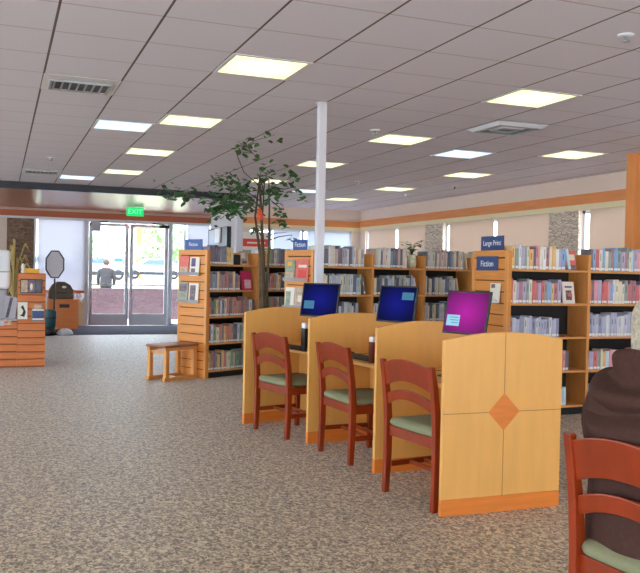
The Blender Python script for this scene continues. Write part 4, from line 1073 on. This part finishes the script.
# ------------------------------------------------------------------ outside
struct('ground_walk', MB().box((-40, YD + .2, -.12), (40, 29.49, -.02), 'walk')).name = 'floor_outside'
tag(MB().box((-6, 23.6, -.02), (14, 23.85, .86), 'brick').build('brick_wall'), 'low maroon brick wall outside the entrance doors', 'wall')
tag(MB().box((-60, 29.5, -.1), (60, 46, .70), 'grass').build('lawn'), 'strip of dry green lawn beyond the low brick wall', 'lawn')
tag(MB().box((-90, 46.01, -.1), (90, 160, .68), 'asphalt').build('car_park'), 'pale car park beyond the lawn', 'car park')
for nm, a in (('ground_side', ((-60, -60, -.3), (-8.3, 20.9, -.2))), ('ground_right', ((8.4, -60, -.3), (60, 20.9, -.2))), ('ground_rear', ((-8.29, -60, -.3), (8.39, -6.3, -.2)))):
    struct(nm, MB().box(a[0], a[1], 'walk')).name = 'floor_outside_' + nm.split('_')[1]
def car(x, y, rz, paint, label):
    t = thing('car', label, 'car', (x, y, .681), rz, 'cars in the car park')
    prof = [(-2.2, .35), (2.2, .35), (2.25, .6), (2.1, .82), (1.2, .95), (.5, 1.42), (-.9, 1.46), (-1.7, 1.0), (-2.2, .92), (-2.25, .6)]
    MB().prism(prof, -.85, .85, paint).build('body', t, bevel=.06)
    w = [(1.0, .98), (.45, 1.36), (-.85, 1.39), (-1.5, 1.0)]
    MB().prism(w, -.862, -.855, 'carglass').build('side_window', t); MB().prism(w, .855, .862, 'carglass').build('side_window', t)
    for wx in (-1.35, 1.35):
        for s in (-1, 1):
            X = Matrix.Translation((wx, s * .78, .32)) @ Matrix.Rotation(pi / 2, 4, 'X')
            b = MB(); b.lathe([(.3, -.1), (.32, -.08), (.32, .08), (.3, .1)], 'tyre', 20)
            b.v = [tuple(X @ Vector(v)) for v in b.v]; wl = b.build('wheel', t)
            b = MB(); b.lathe([(.18, -.105), (.18, .105)], 'grille', 14); b.v = [tuple(X @ Vector(v)) for v in b.v]; b.build('hubcap', wl)
    MB().box((2.2, -.6, .45), (2.27, .6, .6), 'tyre').build('bumper', t)
    for s in (-1, 1): MB().box((-2.15, s * .86, .30), (2.15, s * .90, .52), 'tyre').build('sill', t)  # dark strip added to draw the dark line under the car body
def at_px(px, Y):     # x on the ray through image column px at depth-row Y (door view)
    return Y * math.tan(radians(21.38) + math.atan((px - 320) / 818.0))
car(at_px(94, 52), 52, 0, 'car', 'pale blue car seen through the left entrance door')
car(at_px(152, 58), 58, 180, 'carwhite', 'silver car seen through the right entrance door')
car(at_px(30, 56), 56, 0, 'carwhite', 'pale car seen faintly through the sheer blind')
# person outside
def person_standing(x, y, z, rz):
    t = thing('person', 'person with dark hair in a dark jacket standing outside the left door', 'person', (x, y, z), rz)
    P = [(0, 0, .95), (0, 0, 1.2), (0, 0, 1.38), (0, 0, 1.47), (0, 0, 1.54), (0, .19, 1.36), (.02, .26, 1.10), (.08, .25, .87), (0, -.19, 1.36), (.02, -.26, 1.10), (.08, -.25, .87),
         (0, .09, .9), (.01, .10, .5), (0, .10, .08), (.14, .11, .04), (0, -.09, .9), (.01, -.10, .5), (0, -.10, .08), (.14, -.11, .04), (.10, .25, .80), (.10, -.25, .80)]
    Ed = [(0,1),(1,2),(2,3),(3,4),(2,5),(5,6),(6,7),(2,8),(8,9),(9,10),(0,11),(11,12),(12,13),(13,14),(0,15),(15,16),(16,17),(17,18),(7,19),(10,20)]
    Rd = [.13,.12,.12,.055,.05,.06,.045,.035,.06,.045,.035,.09,.06,.045,.035,.09,.06,.045,.035,.03,.03]
    skin('body', P, Ed, Rd, 'skin', t)
    b = MB().rings([ell(0, 0, zz, rx, ry, 24) for zz, rx, ry in ((.80, .16, .20), (.95, .16, .20), (1.15, .15, .19), (1.3, .145, .21), (1.40, .13, .21), (1.455, .09, .12))], 'jacket')
    for s in (1, -1): b.tube([(0, s * .17, 1.38), (0, s * .22, 1.33), (.02, s * .27, 1.1), (.08, s * .26, .88)], [.065, .07, .062, .05], 'jacket', 12)
    b.build('jacket', t)
    MB().rings([ell(.01, 0, zz, r, r * 1.2, 18) for zz, r in ((1.44, .085), (1.49, .075))], 'pink').build('collar', t)
    for s in (1, -1):
        MB().tube([(0, s * .09, .86), (.01, s * .10, .5), (0, s * .10, .10)], [.105, .085, .075], 'hem', 12).build('trouser_leg', t)
        MB().rings([ell(.05, s * .105, 0, .13, .05), ell(.05, s * .105, .05, .13, .05), ell(.0, s * .105, .11, .06, .05)], 'shoe').build('shoe', t)
        h0 = Vector((.10, s * .25, .82)); pts = [tuple(h0), tuple(h0 + Vector((.012, 0, -.08)))]; ed = [(0, 1)]; rd = [.028, (.02, .034)]
        for k in range(4):
            b0 = h0 + Vector((.012 + (k - 1.5) * .019, 0, -.10)); i0 = len(pts); ln = [.032, .038, .036, .028][k]
            pts += [tuple(b0), tuple(b0 + Vector((0, 0, -ln))), tuple(b0 + Vector((0, -s * .012, -ln * 1.8)))]; ed += [(1, i0), (i0, i0 + 1), (i0 + 1, i0 + 2)]; rd += [.009, .0085, .007]
        i0 = len(pts); pts += [tuple(h0 + Vector((.045, -s * .01, -.05))), tuple(h0 + Vector((.06, -s * .015, -.085)))]; ed += [(1, i0), (i0, i0 + 1)]; rd += [.011, .009]
        skin('hand', pts, ed, rd, 'skin', t)
    h = MB().rings([ell(.01, 0, 1.62 + zz, r, r * .8, 18, p=2.1) for zz, r in ((-.12, .05), (-.06, .085), (0, .1), (.06, .095), (.11, .05))], 'skin').build('head', t)
    MB().prism([(.09, .01), (.125, -.02), (.09, -.03)], -.01, .01, 'skin', 'y', Matrix.Translation((.01, 0, 1.62))).build('nose', h)
    for s in (1, -1): MB().ball((.095, s * .03, 1.635), (.01, .012, .007), 'eye').build('eye', h); MB().ball((0, s * .083, 1.61), (.015, .01, .028), 'skin').build('ear', h)
    MB().rings([ell(-.02, 0, 1.62 + zz, r, r * .9, 18) for zz, r in ((-.07, .09), (0, .108), (.06, .105), (.11, .07), (.135, .02))], 'hairdark').build('hair', h)
person_standing(at_px(106, 28.4), 28.4, -.02, 78)
# trees, building and pole sign in the distance
def blob_tree(x, y, r, h, label):
    t = thing('tree', label, 'tree', (x, y, .68), 0, 'trees beyond the car park')
    MB().tube([(0, 0, 0), (.1, 0, h * .5)], [.25, .15], 'bark', 8).build('trunk', t)
    f = MB(); rn = random.Random(int(x * 7 + y))
    for k in range(1500):
        a = rn.uniform(0, 2 * pi); q = rn.uniform(-1, 1); rr3 = r * rn.uniform(.75, 1.05) * (1 + .15 * sin(4 * a + q * 5)); s_ = sqrt(1 - q * q)
        p = Vector((rr3 * s_ * cos(a), rr3 * s_ * sin(a), h * .62 + rr3 * .8 * q)); d = Vector((rn.gauss(0, 1), rn.gauss(0, 1), rn.gauss(0, 1))).normalized(); e = d.orthogonal().normalized(); g = r * .13
        f.add([p - d * g, p + e * g * .5, p + d * g, p - e * g * .5], [(0, 1, 2, 3)], 'outgreen')
    f.build('foliage', t)
blob_tree(at_px(96, 80), 80, 2.0, 3.0, 'round green tree seen through the left entrance door')
blob_tree(at_px(114, 86), 86, 1.7, 2.5, 'smaller green tree beyond the left entrance door')
blob_tree(at_px(162, 96), 96, 2.8, 6.4, 'wide green tree seen through the right entrance door')
t = thing('building', 'pale pink building beyond the car park, right door', 'building', (at_px(156, 110), 110, .68))
MB().box((-7, 0, 0), (9, 8, 3.2), 'outwall').build('walls', t); MB().box((-7.3, -.3, 3.2), (9.3, 8.3, 3.6), 'rail').build('roof', t)
for k in range(4): MB().box((-5.5 + 3.4 * k, -.05, .9), (-3.9 + 3.4 * k, 0, 2.3), 'carglass').build('window', t)
t = thing('pole_sign', 'red and white sign on a yellow post outside the right door', 'sign', (at_px(138, 60), 60, .68))
MB().box((-.2, -.1, 0), (.2, .1, 3.6), 'yellow').build('post', t); MB().box((-1.0, -.15, 3.6), (1.0, .15, 4.6), 'redposter').build('board', t); MB().box((-.85, -.17, 3.75), (.85, -.15, 4.1), 'white').build('panel', t)
t = thing('lamp_post', 'thin lamp post with a blue box outside the left door', 'post', (at_px(118, 62), 62, .68))
MB().tube([(0, 0, 0), (0, 0, 8)], .06, 'grille', 8).build('post', t); MB().box((-.3, -.2, 0), (.3, .2, 1.2), 'sheer').build('cabinet', t); MB().box((-.32, -.22, 1.2), (.32, .22, 1.45), 'sign').build('cap', t)

# ------------------------------------------------------------------ books: individuals for the most visible, one object for the rest
cam_M = Matrix((((0.9311165, -0.3641202, 0.020939), (0.0129304, -0.0244185, -0.9996182), (0.3644925, 0.9310318, -0.0180283))))
EYEV = Vector((0, 0, EYE))
def project(p):
    v = cam_M @ (Vector(p) - EYEV)
    return (320 + 818 * v.x / v.z, 286.5 + 818 * v.y / v.z, v.z)
bpy.context.view_layer.update(); dg = bpy.context.evaluated_depsgraph_get()
scored = []
for X, mb, inf in BOOKS:
    vis = 0
    for zz in (.85, .5, .15):
        p = X @ Vector((inf['th'] / 2, -.003, inf['h'] * zz)); x, y, z = project(p)
        if not (-5 < x < 645 and -5 < y < 578): continue
        d = p - EYEV; hit = S.ray_cast(dg, EYEV, d.normalized(), distance=d.length - .01)
        if not hit[0]: vis += 1
    area = inf['th'] * inf['h'] / project(X.translation)[2] ** 2 * (vis / 3)
    scored.append((area, X, mb, inf))
order = sorted(range(len(scored)), key=lambda i: -scored[i][0])
top = set(i for i in order[:300] if scored[i][0] > 0)
ORD = ['', 'first', 'second', 'third', 'fourth', 'fifth', 'sixth', 'seventh', 'eighth', 'ninth', 'tenth', 'eleventh', 'twelfth', 'thirteenth', 'fourteenth', 'fifteenth', 'sixteenth', 'seventeenth', 'eighteenth', 'nineteenth', 'twentieth'] + ['twenty-' + s for s in ('first', 'second', 'third', 'fourth', 'fifth', 'sixth', 'seventh', 'eighth', 'ninth')] + ['thirtieth'] + ['thirty-' + s for s in ('first', 'second', 'third', 'fourth', 'fifth', 'sixth', 'seventh', 'eighth', 'ninth')]
BAY = ['first', 'second', 'third', 'fourth', 'fifth']
rest = MB()
for i, (a, X, mb, inf) in enumerate(scored):
    if i in top:
        o = mb.build('book'); o.matrix_world = X
        lab = '%s%s book, %s from left, %s shelf, %s bay of the %s' % ('leaning ' if inf.get('lean') else 'tall ' if inf['tall'] else '', inf['col'], ORD[inf['n']], inf['shelf'], BAY[inf['bay']], inf['row'])
        tag(o, lab, 'book', 'books on the %s shelf of the %s' % (inf['shelf'], inf['row']))
    else:
        rest_v = [X @ Vector(v) for v in mb.v]; off = len(rest.v); rest.v += [tuple(v) for v in rest_v]
        for f, mi in zip(mb.f, mb.m):
            rest.f.append(tuple(k + off for k in f)); rest.m.append(rest._mi(mb.mats[mi])); rest.sm.append(False)
ro = rest.build('books'); ro['kind'] = 'stuff'; tag(ro, 'remaining library books in the least visible parts of the bookcases', 'books')
print('BOOKS', len(BOOKS), 'individual', len(top))

# ------------------------------------------------------------------ light, camera, view
W = D.worlds.new('sky'); S.world = W; W.use_nodes = True
bg = W.node_tree.nodes['Background']; bg.inputs[0].default_value = (.80, .90, 1.0, 1); bg.inputs[1].default_value = 7.0
su = D.lights.new('sun', 'SUN'); su.energy = 15.0; su.angle = .05; su.color = (1, .95, .88)
so = D.objects.new('sun', su); C.objects.link(so); so.rotation_euler = (radians(38), 0, radians(-25))

cam = D.cameras.new('camera'); co = D.objects.new('camera', cam); C.objects.link(co)
cam.sensor_fit = 'HORIZONTAL'; cam.sensor_width = 36; cam.lens = 818 / 640 * 36; cam.clip_end = 400
r, d, f = (Vector(v) for v in cam_M)
Mx = Matrix((r, -d, -f)).transposed().to_4x4(); Mx.translation = EYEV
co.matrix_world = Mx
S.camera = co
S.view_settings.view_transform = 'Standard'; S.view_settings.look = 'None'; S.view_settings.gamma = 1
S.view_settings.use_curve_mapping = False
S.view_settings.exposure = 0.38
S.cycles.use_denoising = True
S.cycles.max_bounces = 8; S.cycles.diffuse_bounces = 5; S.cycles.transparent_max_bounces = 12
